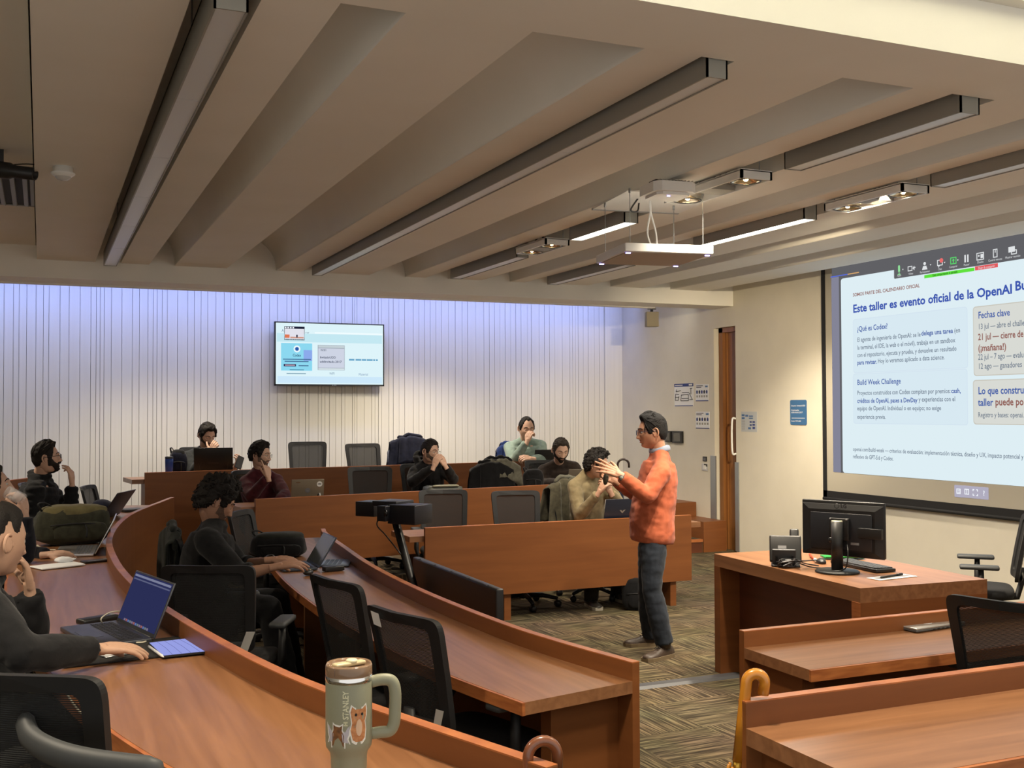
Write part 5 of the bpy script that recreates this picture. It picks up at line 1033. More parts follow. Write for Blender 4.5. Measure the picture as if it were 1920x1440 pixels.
def hp(ld, o, rot, w, h):
    sticker(ld, o, rot, w, h, 0, .5, .024, .024, LOGO); text('hp', ld, Matrix.Translation(o+rot@V((0, .5*h-.010, .0076)))@(rot@Matrix(((-1,0,0),(0,1,0),(0,0,1)))).to_4x4(), .016, SILVER, None, .03, 'CENTER')
    sticker(ld, o, rot, w, h, -.36, .78, .026, .026, WHITE); sticker(ld, o, rot, w, h, -.36, .78, .018, .007, GREY); sticker(ld, o, rot, w, h, -.34, .20, .012, .03, BLACKM); sticker(ld, o, rot, w, h, -.38, .24, .010, .028, WHITE); sticker(ld, o, rot, w, h, .30, .87, .022, .007, mat('sticker_brown', S(110,84,60), .6))
laptop('silver laptop with round sticker in front of the burgundy man', (2.420,10.038,0.891), (2.121,10.058,0.891), 104, .21, SILVER, mat('warm_silver', S(140,130,112), .4, .5), DARKSCR, hp)
laptop('large black laptop in front of the man in dark grey', (1.886,11.867,1.057), (1.495,11.960,1.051), 100, .29, BLACK, mat('lid_black', (.012, .011, .010), .3), DARKSCR, lambda ld, o, rot, w, h: (MB().box(o+rot@V((0, h*.42, .007)), (w*.26, .018, .001), rot=rot).obj('logo', mat('logo_dark', S(58,54,52), .3, .5), ld), [MB().box(o+rot@V((s*w*.36, h*.3, .007)), (.003, h*.3, .001), rot=rot@Matrix.Rotation(-s*.18, 3, 'Z')).obj('accent_line', mat('logo_dark', S(70,66,62), .3, .5), ld) for s in (-1, 1)]))
laptop('black laptop in front of the man in mint green', (5.881,12.078,1.036), (5.526,12.123,1.036), 108, .22, BLACK, None, DARKSCR)
laptop('silver laptop in front of the man in dark brown', (5.499,10.504,0.876), (5.189,10.529,0.873), 108, .23, SILVER, mat('lid_silver', S(120,112,100), .4, .5), DARKSCR)
def chev(ld, o, rot, w, h): MB().prism([(-.028, .016), (-.008, .012), (0, .0), (.010, .012), (.030, .014), (.004, -.014), (-.004, -.014)], .0066, .0074, Matrix.Translation(o+rot@V((0, h*.5, 0)))@rot.to_4x4()).obj('logo', SILVER, ld)
laptop('dark navy laptop with a silver chevron in front of the man in beige', (4.829,8.380,0.732), (4.487,8.395,0.732), 106, .23, mat('navy_lid', S(36,40,54), .4), None, DARKSCR, chev)
def slab_thing(name, label, cat, c, d, rz, m, part='body', bev=.004, group=None):
    t = thing(name, label, cat, c, rz, group); MB().box((0, 0, d[2]/2), d, bev=bev).obj(part, m, t); return t
t = thing('laptop', 'closed silver laptop lying on the right-hand bench desk', 'laptop', (3.771,3.923,0.732), radians(6), 'laptops')
MB().box((0, 0, .006), (.33, .23, .011), bev=.004).obj('base', mat('grey_base', S(96,98,100), .4, .5), t); ld_ = MB().box((0, 0, .0155), (.33, .23, .008), bev=.003).obj('lid', mat('sticker_silver', S(188,190,190), .25, .6), t)
for x, y, rx, ry, c in ((-.08,.03,.04,.02,S(170,120,110)), (.02,.05,.05,.025,S(190,170,160)), (-.02,-.04,.03,.03,S(200,200,205)), (.09,-.02,.035,.02,S(160,130,130))): MB().prism([(x+rx*cos(2*pi*k/14), y+ry*sin(2*pi*k/14)) for k in range(14)], .0196, .0201).obj('sticker', mat('sticker_ink', c, .5), ld_)
for k in range(4): MB().box((-.05+.03*k, -.1155, .006), (.014, .002, .005)).obj('port', BLACKM, t)
# near desk: tablet in folio, mouse, pencil, phones, cables
tb = thing('tablet', 'tablet with a bright lilac screen in an open black folio', 'tablet', (0.421,4.021,0.893), 0)
ft = [V(p)-tb.location for p in ((0.067,3.911,0.893), (0.382,3.947,0.893), (0.589,3.954,0.893), (0.553,4.281,0.893), (0.339,4.242,0.893), (0.129,4.062,0.893))]
MB().prism([(p.x, p.y) for p in ft], -.0005, .004).obj('folio', mat('folio_black', S(30,28,26), .8, bump=(300, .2)), tb)
sc_ = [V(p)-tb.location for p in ((0.389,3.919,0.900), (0.544,3.930,0.900), (0.497,4.175,0.900), (0.365,4.154,0.900))]
MB().prism([(p.x*1.06, p.y*1.06) for p in sc_], .004, .010).obj('tablet_body', BLACK, tb)
scr_ = MB().prism([(p.x, p.y) for p in sc_], .0102, .0108).obj('screen', emis('tablet_lilac', S(150,158,226)), tb)
for k in range(4):
    a, b = sc_[0].lerp(sc_[1], .2+.2*k), sc_[3].lerp(sc_[2], .2+.2*k); MB().tube([a.to_2d().to_3d()+V((0, 0, .0109)), ((a+b)/2).to_2d().to_3d()+V((.004, 0, .0109)), b.to_2d().to_3d()+V((0, 0, .0109))], .0007, 4).obj('screen_line', em((90, 92, 150)), scr_)
t = thing('stylus', 'white stylus lying on the black folio beside the tablet', 'stylus', (0.373,3.983,0.905)); a, b = V((0.356,4.074,0.907))-t.location, V((0.387,3.877,0.907))-t.location
MB().tube([a, a.lerp(b, .9), b], [.0045, .0045, .001], 8).obj('barrel', WHITE, t); MB().tube([a, a.lerp(b, .06)], .0048, 8).obj('cap', GREY, t)
t = thing('mouse', 'flat white mouse under the hand at the left front', 'mouse', (0.246,4.023,0.903), radians(20)); MB().ball((0, 0, .002), (.057, .030, .014), 18, 10).obj('shell', WHITE, t); MB().box((.0, 0, -.003), (.10, .05, .004), bev=.002).obj('base', SILVER, t)
t = slab_thing('power_bank', 'black power bank lying behind the dark grey laptop', 'power bank', (0.216,4.708,0.893), (.16, .065, .022), radians(28), BLACK, bev=.008); MB().box((.06, 0, .0225), (.02, .03, .001)).obj('button', GREY, t)
t = slab_thing('smartphone', 'black smartphone on the curved desk beside the silver laptop', 'phone', (0.290,6.598,0.893), (.155, .075, .009), radians(20), BLACK); MB().box((-.01, -.02, .0095), (.09, .02, .001)).obj('reflection_strip', mat('painted_reflection', S(150,150,152), .2), t); MB().box((.06, .01, .0095), (.025, .03, .001)).obj('camera_plate', GREY, t)  # pale strip is a reflection painted onto the phone
t = slab_thing('notebook', 'thin white notebook under the hand beside the silver laptop', 'notebook', (0.088,6.483,0.893), (.24, .16, .008), radians(24), PAPER, 'page_block'); MB().box((.115, 0, .0085), (.008, .14, .002)).obj('spine', WHITE, t)
t = thing('tissue', 'crumpled white tissue on the notebook', 'tissue', (0.128,6.593,0.900)); m = MB().ball((0, 0, .012), (.05, .03, .018), 16, 10); m.v = [tuple(V(p)*(1+.5*noise.noise(V(p)*40))) for p in m.v]; m.obj('paper', PAPER, t)
CBL = mat('white_cable', S(206,198,176), .5)
def cable(label, pts, r, m, n=8, cat='cable', name='cable'):
    P = catmull(pts, n); o = P[0].copy(); t = thing(name, label, cat, o); MB().tube([p-o for p in P], r, 7).obj('cord', m, t); MB().tube([P[0]-o, (P[0].lerp(P[1], 1.0))-o], r*2.2, 8).obj('plug', m, t); return t
cable('white charging cable looping round the dark grey laptop', [(0.229,4.603,0.900), (0.221,4.567,0.930), (0.254,4.628,0.940), (0.304,4.690,0.930), (0.349,4.682,0.900), (0.400,4.468,0.900), (0.396,4.315,0.900), (0.354,4.199,0.900), (0.322,4.194,0.900)], .0030, CBL)
cable('white cable hanging below the edge of the outer curved desk', [(0.052,3.431,0.959), (0.075,3.313,0.943), (0.104,3.247,0.912), (0.145,3.175,0.896), (0.172,3.109,0.873), (0.221,3.034,0.874), (0.267,2.959,0.875), (0.306,2.888,0.839)], .0030, CBL)
cable('white cable along the backpack on the outer curved desk', [(-0.017,7.480,0.900), (0.029,7.256,0.900), (0.088,7.201,0.900)], .003, CBL)
# inner curved desk
t = slab_thing('docking_laptop', 'flat pale blue-grey laptop lying open beyond the typing man', 'laptop', (1.789,7.064,0.733), (.26, .19, .012), radians(70), mat('pale_slate', S(128,140,156), .35, .3), group='laptops'); o = MB()
for r in range(4):
    for i in range(9): o.box((-.105+.026*i, .06-.03*r, .0135), (.02, .022, .002))
o.obj('keyboard', mat('pale_keys', S(98,110,126), .5), t)['kind'] = 'stuff'
t = slab_thing('charger_box', 'small black charger box at the edge of the pale laptop', 'charger', (1.696,6.766,0.733), (.13, .06, .03), radians(8), BLACK, bev=.006); MB().box((.066, 0, .015), (.004, .03, .012)).obj('socket', GREY, t)
t = thing('mouse', 'small black and brass mouse by the typing hands', 'mouse', (1.511,6.651,0.750), radians(50)); MB().ball((0, 0, 0), (.045, .028, .018), 16, 10).obj('shell', BLACK, t); MB().ball((.01, 0, .008), (.025, .018, .013), 12, 8).obj('top_cover', mat('brass', S(120,104,60), .35, .6), t)
# backpacks: soft bodies with flap, pocket, straps
def backpack(name, label, loc, rz, d, m1, m2, seed=1, tilt=0, cat='backpack'):
    t = thing(name, label, cat, loc, rz); x, y, z = d
    def soft(c, r, p, amp, sd): 
        m = MB(); rows = []
        for j in range(17):
            e = -pi/2+pi*j/16; row = []
            for i in range(32):
                a = 2*pi*i/32; sgn = lambda v, k: math.copysign(abs(v)**k, v); q = V((r[0]*sgn(cos(e), p)*sgn(cos(a), p), r[1]*sgn(cos(e), p)*sgn(sin(a), p), r[2]*sgn(sin(e), p))); row.append(V(c)+q*(1+amp*noise.noise(q*9+V((sd, 0, 0)))+amp*.5*noise.noise(q*24)))
            rows.append(row)
        return m.grid(rows, True, True)
    soft((0, 0, z*.5), (x/2, y/2, z*.5), .55, .10, seed).obj('bag_body', m1, t); soft((x*.02, -y*.04, z*.80), (x*.42, y*.42, z*.26), .6, .10, seed+4).obj('flap', m2, t); soft((x*.06, -y*.44, z*.34), (x*.36, y*.12, z*.26), .6, .08, seed+8).obj('pocket', m1, t)
    MB().tube(catmull([(-x*.40, -y*.05, z*.9), (-x*.46, -y*.1, z*1.1), (-x*.36, -y*.02, z*1.12), (-x*.26, 0, z*1.0)], 5), .009, 6, flat=.6).obj('handle', BLACKM, t)
    MB().tube(catmull([(-x*.35, -y*.50, z*.55), (0, -y*.55, z*.58), (x*.36, -y*.5, z*.52)], 6), .005, 6).obj('zipper', BLACKM, t); MB().tube(catmull([(x*.1, -y*.52, z*.56), (x*.12, -y*.60, z*.4), (x*.11, -y*.60, z*.2)], 5), .006, 6).obj('strap', BLACKM, t)
    return t
backpack('backpack', 'olive and grey-green backpack lying on the outer curved desk', (0.185,7.579,0.892), radians(14), (.46, .24, .24), cloth_mat(S(62,62,48), S(46,46,36)), cloth_mat(S(112,104,70), S(92,84,56)), 3)
backpack('backpack', 'black backpack lying on the far end of the inner curved desk', (1.518,7.602,0.732), radians(-14), (.38, .24, .16), BKC, cloth_mat(S(34,36,32), S(24,26,23)), 6)
backpack('backpack', 'black bag behind the man in dark grey at the topmost row', (1.374,12.340,1.039), 0, (.18, .16, .27), NV, BKC, 9)
backpack('backpack', 'black backpack standing between the coats and the man in brown', (4.842,10.625,0.878), radians(-25), (.22, .16, .22), BKC, BKC, 11)
backpack('backpack', 'black backpack on the carpet behind the presenter, under the bench desk', (4.772,8.326,0.002), radians(-25), (.24, .18, .26), BKC, BKC, 13)
t = thing('cap', 'dark blue cap lying near the empty chair by the quilted jacket', 'cap', (0.496,10.239,0.895)); m = MB().ball((0, 0, 0), (.10, .085, .075), 18, 12); m.v = [(x, y, max(z, 0)) for x, y, z in m.v]; m.obj('crown', NV, t); MB().tube([(.07, -.05, .006), (.13, -.03, .006), (.14, .02, .006), (.08, .05, .006)], .02, 8, flat=.25).obj('brim', NV, t)
t = slab_thing('folder', 'thin black folder on the far end of the outer curved desk', 'folder', (0.710,9.823,0.893), (.20, .16, .02), radians(25), BLACK); MB().box((0, 0, .021), (.16, .12, .001)).obj('cover_panel', DGREY, t)
t = thing('travel_mug', 'blue travel mug at the left end of the topmost bench desk', 'mug', (1.245,12.013,1.055)); BLU = mat('blue_enamel', S(28,66,150), .35); MB().lathe([(0, .0), (.036, 0), (.042, .15), (.042, .19), (.038, .192)], n=24).obj('body', BLU, t); MB().lathe([(.043, .185), (.043, .205), (.03, .21), (0, .21)], n=24).obj('lid', BLACK, t)
t = thing('smartphone', 'dark smartphone held up by the man in dark grey', 'phone', (1.958,11.898,1.190), radians(10)); MB().box((0, 0, 0), (.075, .010, .15), rot=Matrix.Rotation(.45, 3, 'Y')@Matrix.Rotation(-.4, 3, 'X'), bev=.004).obj('body', BLACK, t); MB().box((0, -.006, .0), (.06, .001, .13), rot=Matrix.Rotation(.45, 3, 'Y')@Matrix.Rotation(-.4, 3, 'X')).obj('back_glass', DGREY, t)
t = thing('hard_case', 'grey hard case with a handle lying before the man in the hoodie', 'case', (3.677,10.246,0.883), radians(-4)); MB().box((0, 0, .055), (.38, .24, .11), bev=.05).obj('shell', mat('case_grey', S(74,76,70), .5), t); MB().tube(catmull([(-.13, -.10, .105), (-.10, -.12, .115), (.10, -.12, .115), (.13, -.10, .105)], 5), .010, 8).obj('handle', mat('case_strip', S(150,148,128), .4), t)
# clear glass of the drinking man
GLASS = mat('clear_glass', (.85, .86, .87), .04, alpha=.18); t = thing('drinking_glass', 'clear tumbler tipped to the mouth of the drinking man', 'glass', (-0.173,6.735,1.293)); d_ = (V((-0.082,6.697,1.245))-V((-0.173,6.735,1.293))).normalized(); q_ = d_.to_track_quat('Z', 'Y').to_matrix()
MB().lathe([(.036, 0), (.033, .10), (.031, .104), (0, .104), (0, .096), (.028, .096), (.0335, .0), (.036, 0)], n=24, M=q_).obj('glass_wall', GLASS, t); MB().lathe([(0, .094), (.0275, .094), (.030, .05), (0, .046)], n=20, M=q_).obj('water', mat('water', (.8, .72, .70), .03, alpha=.35), t)
# ------------------------------------------------------------------ tumbler in front
TM = mat('sage_enamel', S(140,140,118), .45, bump=(500, .06)); TL = thing('tumbler', 'sage green handled tumbler with two cat stickers on the near desk', 'tumbler', (0.618,2.327,0.899), 0)
TL.location.z = .891; yaw_ = atan2(-TL.location.y, -TL.location.x); TL.rotation_euler = (0, 0, yaw_+pi/2)          # local -y faces the room entrance, +x to the right hand
MB().lathe([(0, 0), (.036, 0), (.0375, .004), (.039, .10), (.041, .112), (.049, .124), (.0503, .135), (.0503, .262), (.049, .268)], n=40).obj('body', TM, TL)
MB().lathe([(.0492, .262), (.0508, .266), (.0508, .276), (.049, .278)], n=40).obj('steel_rim', CHROME, TL)
LIDM = mat('smoky_lid', S(196,160,130), .12, trans=.6); ld = MB().lathe([(.0495, .274), (.0505, .280), (.0505, .297), (.048, .302), (.045, .298), (.044, .294), (0, .293)], n=40).obj('lid', LIDM, TL)
MB().box((.0, -.0, .299), (.074, .022, .009), rz=.5, bev=.004).obj('lid_slider', mat('lid_cream', S(206,190,150), .25), ld); MB().lathe([(0, .301), (.013, .301), (.013, .306), (.010, .308), (0, .308)], (.006, .004, 0), 16).obj('straw_plug', mat('cream_plug', S(220,214,180), .35), ld); MB().box((-.018, -.028, .288), (.03, .02, .014), rz=.2).obj('lid_vent', mat('lid_dark', S(70,46,44), .3), ld)
MB().tube(catmull([(.048, 0, .258), (.070, 0, .262), (.092, 0, .258), (.100, 0, .235), (.0995, 0, .19), (.097, 0, .165), (.088, 0, .150), (.068, 0, .148), (.048, 0, .146)], 6), .0105, 12, flat=1.25).obj('handle', TM, TL)
def wrap(poly, R, a0, z0): return [(R*sin(a0+x/R), -R*cos(a0+x/R), z0+z) for x, z in poly]
def decal(n, poly, R, a0, z0, m, par):
    vs = wrap(poly, R, a0, z0); c = wrap([(sum(p[0] for p in poly)/len(poly), sum(p[1] for p in poly)/len(poly))], R+.0002, a0, z0); return MB().add(vs+c, [(i, (i+1) % len(vs), len(vs)) for i in range(len(vs))]).obj(n, m, par, False)
STW = mat('sticker_white', S(226,224,216), .5); FUR = ramp_mat('sticker_fur', S(168,104,60), S(206,146,96), (120, 120, 120), .6, 3); FURD = ramp_mat('sticker_fur_dark', S(96,62,34), S(140,92,50), (120, 120, 120), .6, 3)
cat = [(-.012,-.036),(-.006,-.041),(.006,-.041),(.012,-.034),(.014,-.015),(.012,.002),(.015,.012),(.016,.024),(.014,.036),(.007,.030),(-.007,.030),(-.013,.036),(-.016,.024),(-.014,.010),(-.013,.0),(-.016,-.015)]
def grow(P, k): return [(x*k, z*k) for x, z in P]
cat = [(x*1.18, z*.97) for x, z in cat]
q = decal('cat_sticker', grow(cat, 1.14), .0506, .44, .183, STW, TL); decal('cat_print', cat, .0509, .44, .183, FUR, q)
decal('cat_chest', [(.0075*cos(k*pi/6), -.008+.018*sin(k*pi/6)) for k in range(12)], .0512, .44, .181, mat('sticker_cream', S(214,180,150), .6), q)
for s in (-1, 1): decal('cat_eye', [(s*.0072+.0028*cos(k*pi/5), .018+.0034*sin(k*pi/5)) for k in range(10)], .0512, .44, .183, BLACKM, q)
decal('cat_nose', [(-.002,.012),(.002,.012),(0,.009)], .0512, .44, .183, mat('sticker_pink', S(180,110,100), .6), q)
cat2 = [(-.011,-.020),(.012,-.020),(.012,.0),(.008,.010),(.009,.020),(.004,.017),(-.004,.018),(-.008,.021),(-.008,.010),(-.011,.002)]; wing = [(.008,.004),(.022,.020),(.020,.002),(.016,-.008),(.020,-.014),(.010,-.012)]; wing2 = [(-x, z) for x, z in wing]
cat2, wing, wing2 = [[(x*1.25, z*1.1) for x, z in P] for P in (cat2, wing, wing2)]
q = decal('cat_sticker', grow(cat2, 1.2), .0506, -.50, .157, STW, TL); decal('cat_print', cat2, .0509, -.50, .157, FURD, q)
for wg in (wing, wing2): decal('wing_rim', grow(wg, 1.15), .0505, -.50, .157, STW, q); decal('wing', wg, .0508, -.50, .157, mat('sticker_lilac', S(180,176,184), .6), q)
cu = text('STANLEY', TL, Matrix.Identity(4), .0125, mat('engraved_pale', S(214,212,180), .4), .060, .03)
for v in cu.data.vertices:                                             # lettering runs up the body
    x, y = v.co.x, v.co.y; a = -y/.0505-.02; v.co = V((.0506*sin(a), -.0506*cos(a), .192+x))
m = MB(); [m.add(wrap([(-.0105, i*.006), (-.0015, i*.006), (-.0015, i*.006+.0035), (-.0105, i*.006+.0035)], .0507, -.02, .178), [(0, 1, 2, 3)]) for i in range(2)]; m.add(wrap([(-.0075, 0), (-.0045, 0), (-.0045, .0095), (-.0075, .0095)], .05075, -.02, .178), [(0, 1, 2, 3)]); m.obj('emblem', mat('engraved', S(196,194,160), .4), TL, False)
# ------------------------------------------------------------------ umbrellas
def umbrella(label, hook, shaft_dir, r, m, rad, length, tilt_axis, cloth=BKC, cl=.0, ribs=True):
    t = thing('umbrella', label, 'umbrella', hook); d = V(shaft_dir).normalized(); s = V(tilt_axis).normalized(); s = (s-d*s.dot(d)).normalized()
    arc = [s*(rad*(1-cos(q)))-d*(rad*sin(q)) for q in [pi*k/12 for k in range(13)]]; arc = arc+[arc[-1]+d*.03]
    MB().tube([d*cl]+arc if False else [d*length*.0+d*cl, d*cl*.5]+arc, [r]*2+[r]*13+[r*.95], 12).obj('handle', m, t)
    MB().tube([d*cl, d*(cl+.035)], [r*.95, r*.7], 12).obj('ferrule', mat('gold_band', S(190,150,60), .3, .9), t)
    n = 16; rows = []
    for k in range(9): rows.append([d*(cl+.03+length*k/8)+(s*cos(2*pi*i/n)+d.cross(s)*sin(2*pi*i/n))*((.014+.030*sin(pi*min(1, k/8+.12))**.8)*(1+.25*cos(2*pi*i*4/n))) for i in range(n)])
    MB().grid(rows, True, True).obj('canopy', cloth, t)
    if ribs:
        for i in range(8): q = 2*pi*i/8; o = (s*cos(q)+d.cross(s)*sin(q))*.024; MB().tube([d*(cl+.012)+o, d*(cl+.05)+o*1.1], .0045, 6).obj('rib_tip', m, t)
    MB().tube([d*(cl+length), d*(cl+length+.06)], [.008, .004], 8).obj('tip', BLACK, t)
    return t
umbrella('black umbrella with a honey-coloured wooden crook at the right bench desk end', (1.748,2.456,1.007), (V((1.731,2.469,0.818))-V((1.748,2.456,1.007))), .0155, mat('honey_wood', S(186,122,36), .25, coat=.5), .024, .55, (0.912,-0.411,0.000), cl=.215)
umbrella('brown wooden umbrella crook hooked over the near end of the outer curved desk', (1.003,2.235,0.965), (0, 0, -1), .0125, mat('brown_wood', S(120,70,44), .25, coat=.5), .034, .5, (0.984,-0.177,0.000), cl=.25, ribs=False)
umbrella('black umbrella with a dark curved handle behind the man in beige', (5.158,9.335,1.202), (V((5.251,9.430,0.211))-V((5.158,9.335,1.202))), .011, mat('dark_handle', S(50,38,34), .35), .055, .80, (0.919,-0.394,0.000), cloth=NV, cl=.16, ribs=False)
# ------------------------------------------------------------------ display and camera bar on the central floor
t = thing('floor_display', 'large flat display standing on the floor, its black back to the curved desk', 'display', (2.34, 6.32, 0), 0)
c_ = MB(); c_.box((0, 0, .42), (.05, 1.47, .66), bev=.012).obj('case', BLACK, t); MB().box((-.035, 0, .34), (.03, .9, .40), bev=.01).obj('rear_cover', BLACKM, t); MB().box((.027, 0, .42), (.003, 1.42, .61)).obj('screen', DARKSCR, t)
for y in (-.45, .45): MB().box((0, y, .045), (.34, .05, .09), bev=.01).obj('foot', BLACK, t)
for k in range(5): MB().box((-.022, -.6+.3*k, .751), (.02, .008, .004)).obj('vent_notch', DGREY, t)
t = thing('camera_bar', 'black conference camera bar of joined boxes on a slanting post', 'camera', (2.25, 7.05, 0), radians(8))
p0, p1 = V((2.265,6.844,0.541))-t.location, V((2.188,7.029,0.996))-t.location
Ri = Matrix.Rotation(-radians(8), 3, 'Z'); p0, p1 = Ri@p0, Ri@p1
MB().tube([p0+(p0-p1).normalized()*.32, p0, p1], .030, 4, flat=.7).obj('post', BLACK, t)
BOXM = mat('box_black', S(26,26,32), .38)
def bx(n, p, d, rz): q = Ri@(V(p)-t.location); MB().box(q, d, rz=rz, bev=.004).obj(n, BOXM, t)
rz_ = radians(-62)
bx('speaker_box', (2.245,6.894,1.058), (.22, .20, .125), rz_); bx('speaker_box', (2.110,7.334,1.063), (.16, .16, .10), rz_); bx('top_box', (2.186,7.081,1.117), (.20, .20, .035), rz_); bx('camera_box', (2.094,6.937,1.064), (.07, .11, .10), rz_)
MB().lathe([(0, 0), (.022, 0), (.022, .02), (0, .02)], Ri@(V((2.063,6.885,1.070))-t.location), 16, Matrix.Rotation(radians(90), 3, 'Y')).obj('lens', DARKSCR, t)
MB().tube(catmull([Ri@(V(p)-t.location) for p in ((2.089,7.071,1.032), (2.073,7.079,0.971), (2.117,7.040,0.912), (2.152,6.961,0.848), (2.192,6.924,0.787))], 5), .005, 6).obj('cable', BLACK, t)
MB().box(p0+(p0-p1).normalized()*.32+V((0, 0, -.0)), (.3, .3, .03), bev=.01).obj('foot', BLACK, t)
# ------------------------------------------------------------------ teacher desk things
Z7 = .781
t = thing('monitor', 'black monitor seen from behind on the teacher desk', 'monitor', (4.301,5.134,0.781), 0)
bA, bB = V((4.251,5.394,1.034)), V((4.471,4.929,1.028)); dv = (bB-bA); dv.z = 0; mw = dv.length; t.rotation_euler = (0, 0, atan2(dv.y, dv.x)); Mi = Matrix.Rotation(-t.rotation_euler.z, 3, 'Z'); mc = Mi@((bA+bB)/2-t.location)
MB().lathe([(0, 0), (.125, 0), (.128, .006), (.120, .014), (0, .016)], n=36).obj('base_disc', BLACK, t)
MB().tube([(0, 0, .014), (0, 0, .30)], .034, 20).obj('column', BLACK, t); MB().lathe([(.0345, .295), (.030, .303), (0, .300)], n=20).obj('column_cap', mat('cap_pale', S(170,164,140), .4), t); MB().ball((-.03, -.02, .19), (.016, .01, .016)).obj('cable_clip', BLACK, t)
MB().box((mc.x, mc.y+.02, mc.z), (mw, .022, .325), bev=.006).obj('case', BLACK, t)
bk = MB(); rows = [[(mc.x+sx*(mw*.5*k), mc.y+.012-dd, mc.z-.01+sz*(.155*k2)) for sx, sz in ((-1,-1),(1,-1),(1,1),(-1,1))] for k, k2, dd in ((.99,1,0),(.97,.98,.008),(.80,.78,.022))]; bk.grid(rows, False, True); bk.f.append([8,9,10,11]); bk.m.append(0); bk.sm.append(False); bk.obj('back_shell', BLACK, t)
MB().box((mc.x+.0, mc.y-.0135, mc.z-.015), (mw*.74, .006, .215), bev=.003).obj('back_panel', mat('panel_black', S(34,36,42), .45), t); MB().box((mc.x+.0, mc.y-.03, mc.z+.0), (.12, .03, .13), bev=.004).obj('mount_plate', BLACK, t); MB().box((mc.x, mc.y-.05, mc.z), (.05, .06, .08)).obj('mount_arm', BLACK, t)
MB().box((mc.x+mw*.36, mc.y-.024, mc.z-.015), (.14, .03, .06), bev=.003).obj('holder', BLACK, t); MB().box((mc.x+mw*.17, mc.y-.018, mc.z-.082), (.05, .002, .014)).obj('type_label', GREY, t)
for x, z in ((-.05, .06), (.05, .06)): MB().lathe([(0, 0), (.006, 0), (.006, .004), (0, .004)], (mc.x+x, mc.y-.046, mc.z+z), 10, Matrix.Rotation(pi/2, 3, 'X')).obj('screw', GREY, t)
EMB = mat('emboss', S(52,52,56), .3); text('LG', t, Matrix.Translation((mc.x-.0, mc.y-.0135, mc.z+.124))@Matrix(((1,0,0,0),(0,0,-1,0),(0,1,0,0),(0,0,0,1))), .022, EMB, None, .06)
MB().lathe([(.013, 0), (.016, 0), (.016, .002), (.013, .002)], (mc.x-.025, mc.y-.0135, mc.z+.135), 20, Matrix.Rotation(pi/2, 3, 'X')).obj('emblem', EMB, t)
MB().tube(catmull([(mc.x+.04, mc.y-.03, mc.z-.06), (.085, -.04, .13), (.08, -.05, .05), (.045, -.035, .02), (.0, -.05, .012)], 6), .004, 6).obj('cable', BLACK, t)
t = thing('desk_phone', 'black desk telephone seen from behind on the teacher desk', 'telephone', (4.191,5.475,0.781), radians(-36))
MB().box((0, .02, .10), (.19, .03, .17), rot=Matrix.Rotation(-.45, 3, 'X'), bev=.010).obj('body', BLACK, t); MB().box((.055, .06, .145), (.055, .05, .15), rot=Matrix.Rotation(-.45, 3, 'X'), bev=.012).obj('handset', BLACK, t)
st = MB().box((-.01, -.035, .055), (.14, .016, .11), rot=Matrix.Rotation(.35, 3, 'X'), bev=.006).obj('stand', DGREY, t); MB().box((0, .02, .006), (.17, .15, .012), bev=.004).obj('foot', BLACK, t); MB().box((-.02, -.012, .115), (.05, .004, .02), rot=Matrix.Rotation(-.45, 3, 'X')).obj('type_label', GREY, t)
for x in (-.055, .04): MB().box((x, -.046, .05), (.014, .006, .03), rot=Matrix.Rotation(.35, 3, 'X')).obj('slot', BLACKM, st)
o0 = t.location.copy()
for i, pts in enumerate(([(4.283,5.568,0.800), (4.180,5.323,0.830), (4.439,5.495,0.800), (4.524,5.509,0.800)], [(4.259,5.526,0.800), (4.162,5.310,0.820), (4.260,5.324,0.790), (4.298,5.234,0.790)], [(4.211,5.496,0.800), (4.164,5.353,0.840), (4.282,5.412,0.800), (4.333,5.340,0.790)])):
    cable(('upper black cable running from the telephone to the monitor foot', 'lowest black cable running from the telephone to the monitor foot', 'middle black cable between telephone and monitor')[i], pts, .004, BLACK)
t = thing('cable_bundle', 'tangled bundle of grey cables beside the telephone', 'cables', (4.154,5.412,0.785)); rb = random.Random(5)
for k in range(7): MB().tube(catmull([(rb.uniform(-.06, .06), rb.uniform(-.04, .03), rb.uniform(.005, .05)) for _ in range(5)], 5), .004, 6).obj('cord', (BLACK, DGREY, GREY)[k % 3], t)
KBA, KBB = V((4.578,5.424,0.781)), V((4.550,5.020,0.781)); kd = KBB-KBA
t = thing('keyboard', 'black computer keyboard on the teacher desk', 'keyboard', (KBA+KBB)/2, atan2(kd.y, kd.x)); kl = .44
MB().box((0, 0, .011), (kl, .14, .02), bev=.005).obj('case', BLACK, t); m = MB()
for r in range(5):
    for i in range(19): m.box((-kl*.46+kl*.92*(i+.5)/19, .05-.025*r, .024), (.018, .019, .008))
m.obj('keys', mat('key_grey', S(70,72,76), .5), t)['kind'] = 'stuff'
t = thing('mouse', 'black computer mouse at the far end of the keyboard', 'mouse', (4.464,5.477,0.781), radians(60)); MB().ball((0, 0, .008), (.055, .03, .024), 16, 10).obj('shell', BLACK, t); MB().tube([(.02, 0, .03), (.035, 0, .026)], .005, 8).obj('wheel', GREY, t)
t = thing('cleaning_cloth', 'bright green folded cloth behind the monitor foot', 'cloth', (4.726,5.589,0.782), radians(-25)); m = MB().grid([[(-.13+.26*i/14, -.05+.10*j/8, .008+.010*noise.noise(V((i*.5, j*.6, 2)))) for i in range(15)] for j in range(9)]); o = m.obj('fabric', cloth_mat(S(40,150,70), S(30,120,54)), t); md = o.modifiers.new('s', 'SOLIDIFY'); md.thickness = .01; MB().tube([(-.12, -.05, .016), (.12, -.05, .016)], .004, 6).obj('hem', cloth_mat(S(60,180,90)), t)
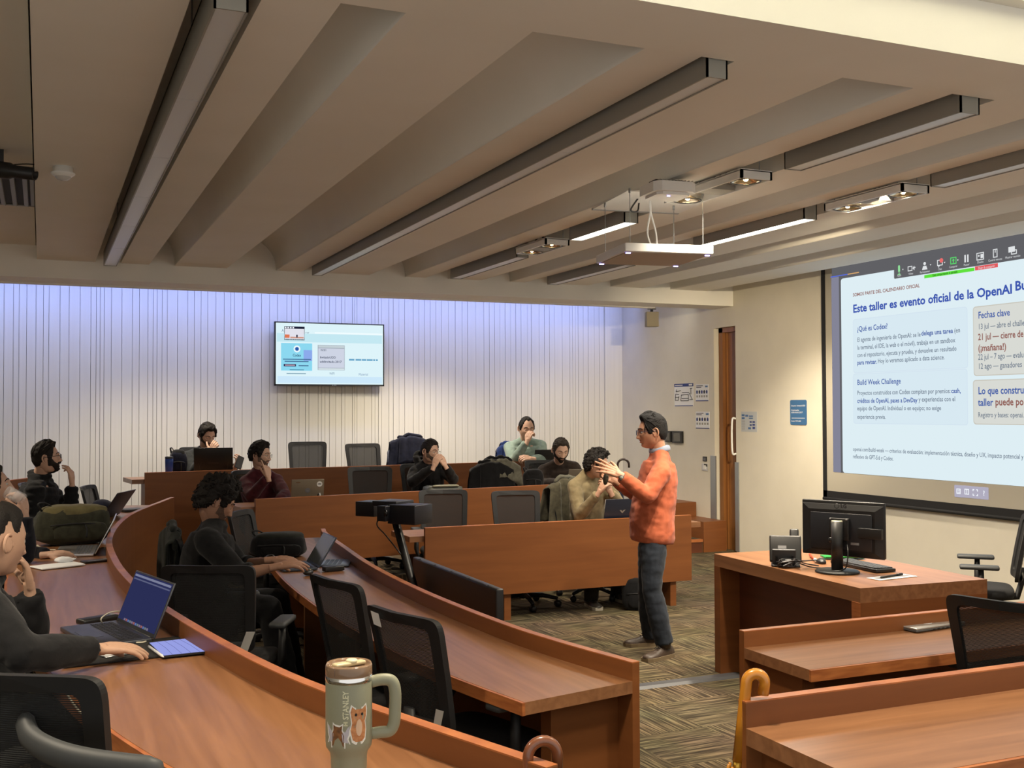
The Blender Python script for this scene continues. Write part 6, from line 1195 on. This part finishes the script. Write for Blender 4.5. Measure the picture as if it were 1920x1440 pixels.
t = thing('marker', 'red and white marker pen on the teacher desk', 'marker', (4.538,5.650,0.792)); a, b = V((4.606,5.761,0.792))-t.location, V((4.486,5.565,0.792))-t.location; MB().tube([a, b], .009, 12).obj('barrel', mat('marker_red', S(196,72,40), .4), t); MB().tube([b, b+(b-a)*.35], .0095, 12).obj('cap', WHITE, t)
PA, PB = V((4.312,4.834,0.782)), V((4.588,4.859,0.782)); pd = PB-PA
t = thing('paper_sheet', 'white printed sheet near the corner of the teacher desk', 'paper', (PA+PB)/2, atan2(pd.y, pd.x)); MB().box((0, 0, .001), (.30, .10, .002)).obj('sheet', PAPER, t); MB().box((0, 0, .0023), (.26, .05, .0005)).obj('print', GREY, t)
t = thing('pen', 'black pen lying on the printed sheet of the teacher desk', 'pen', (PA+PB)/2+V((0, 0, .008)), atan2(pd.y, pd.x)); MB().tube([(-.10, -.01, 0), (.05, .012, 0)], .006, 10).obj('barrel', BLACK, t); MB().tube([(.05, .012, 0), (.10, .019, 0)], .008, 10).obj('cap', BLACK, t)
# held by the presenter
t = thing('clicker', 'dark presentation clicker in the right hand of the standing man', 'remote', (3.709,6.887,1.250)); MB().ball((0, 0, 0), (.020, .022, .050), 14, 10, Matrix.Rotation(.3, 3, 'X')).obj('body', mat('clicker_grey', S(70,68,58), .45), t); MB().ball((.0, -.02, .014), (.008, .006, .01)).obj('button', BLACK, t)
W_ = V((3.657,6.604,1.297)); E__ = V((3.870,6.581,1.137)); ax_ = (W_-E__).normalized(); c0_ = W_-ax_*.035-PR[0].location; Mq = ax_.to_track_quat('Z', 'Y').to_matrix()
MB().lathe([(.034, -.010), (.036, -.010), (.036, .010), (.034, .010)], c0_, 20, Mq).obj('watch_strap', BLACK, PR[0]); fc = (-0.659,-0.744,-0.108); fc = V(fc); MB().lathe([(0, .040), (.017, .040), (.019, .036), (.019, .030), (0, .030)], c0_, 20, fc.to_track_quat('Z', 'Y').to_matrix()).obj('watch_case', DGREY, PR[0]); MB().lathe([(0, .0405), (.014, .0405), (.014, .0400)], c0_, 20, fc.to_track_quat('Z', 'Y').to_matrix()).obj('watch_face', mat('watch_glass', S(150,150,140), .15), PR[0])
W4 = V((1.228,6.303,0.885))-M4[0].location; A4 = (V((1.228,6.303,0.885))-V((1.096,6.635,0.813))).normalized(); MB().lathe([(.031, -.012), (.034, -.012), (.034, .012), (.031, .012)], W4-A4*.03, 18, A4.to_track_quat('Z', 'Y').to_matrix()).obj('watch_strap', BLACK, M4[0])
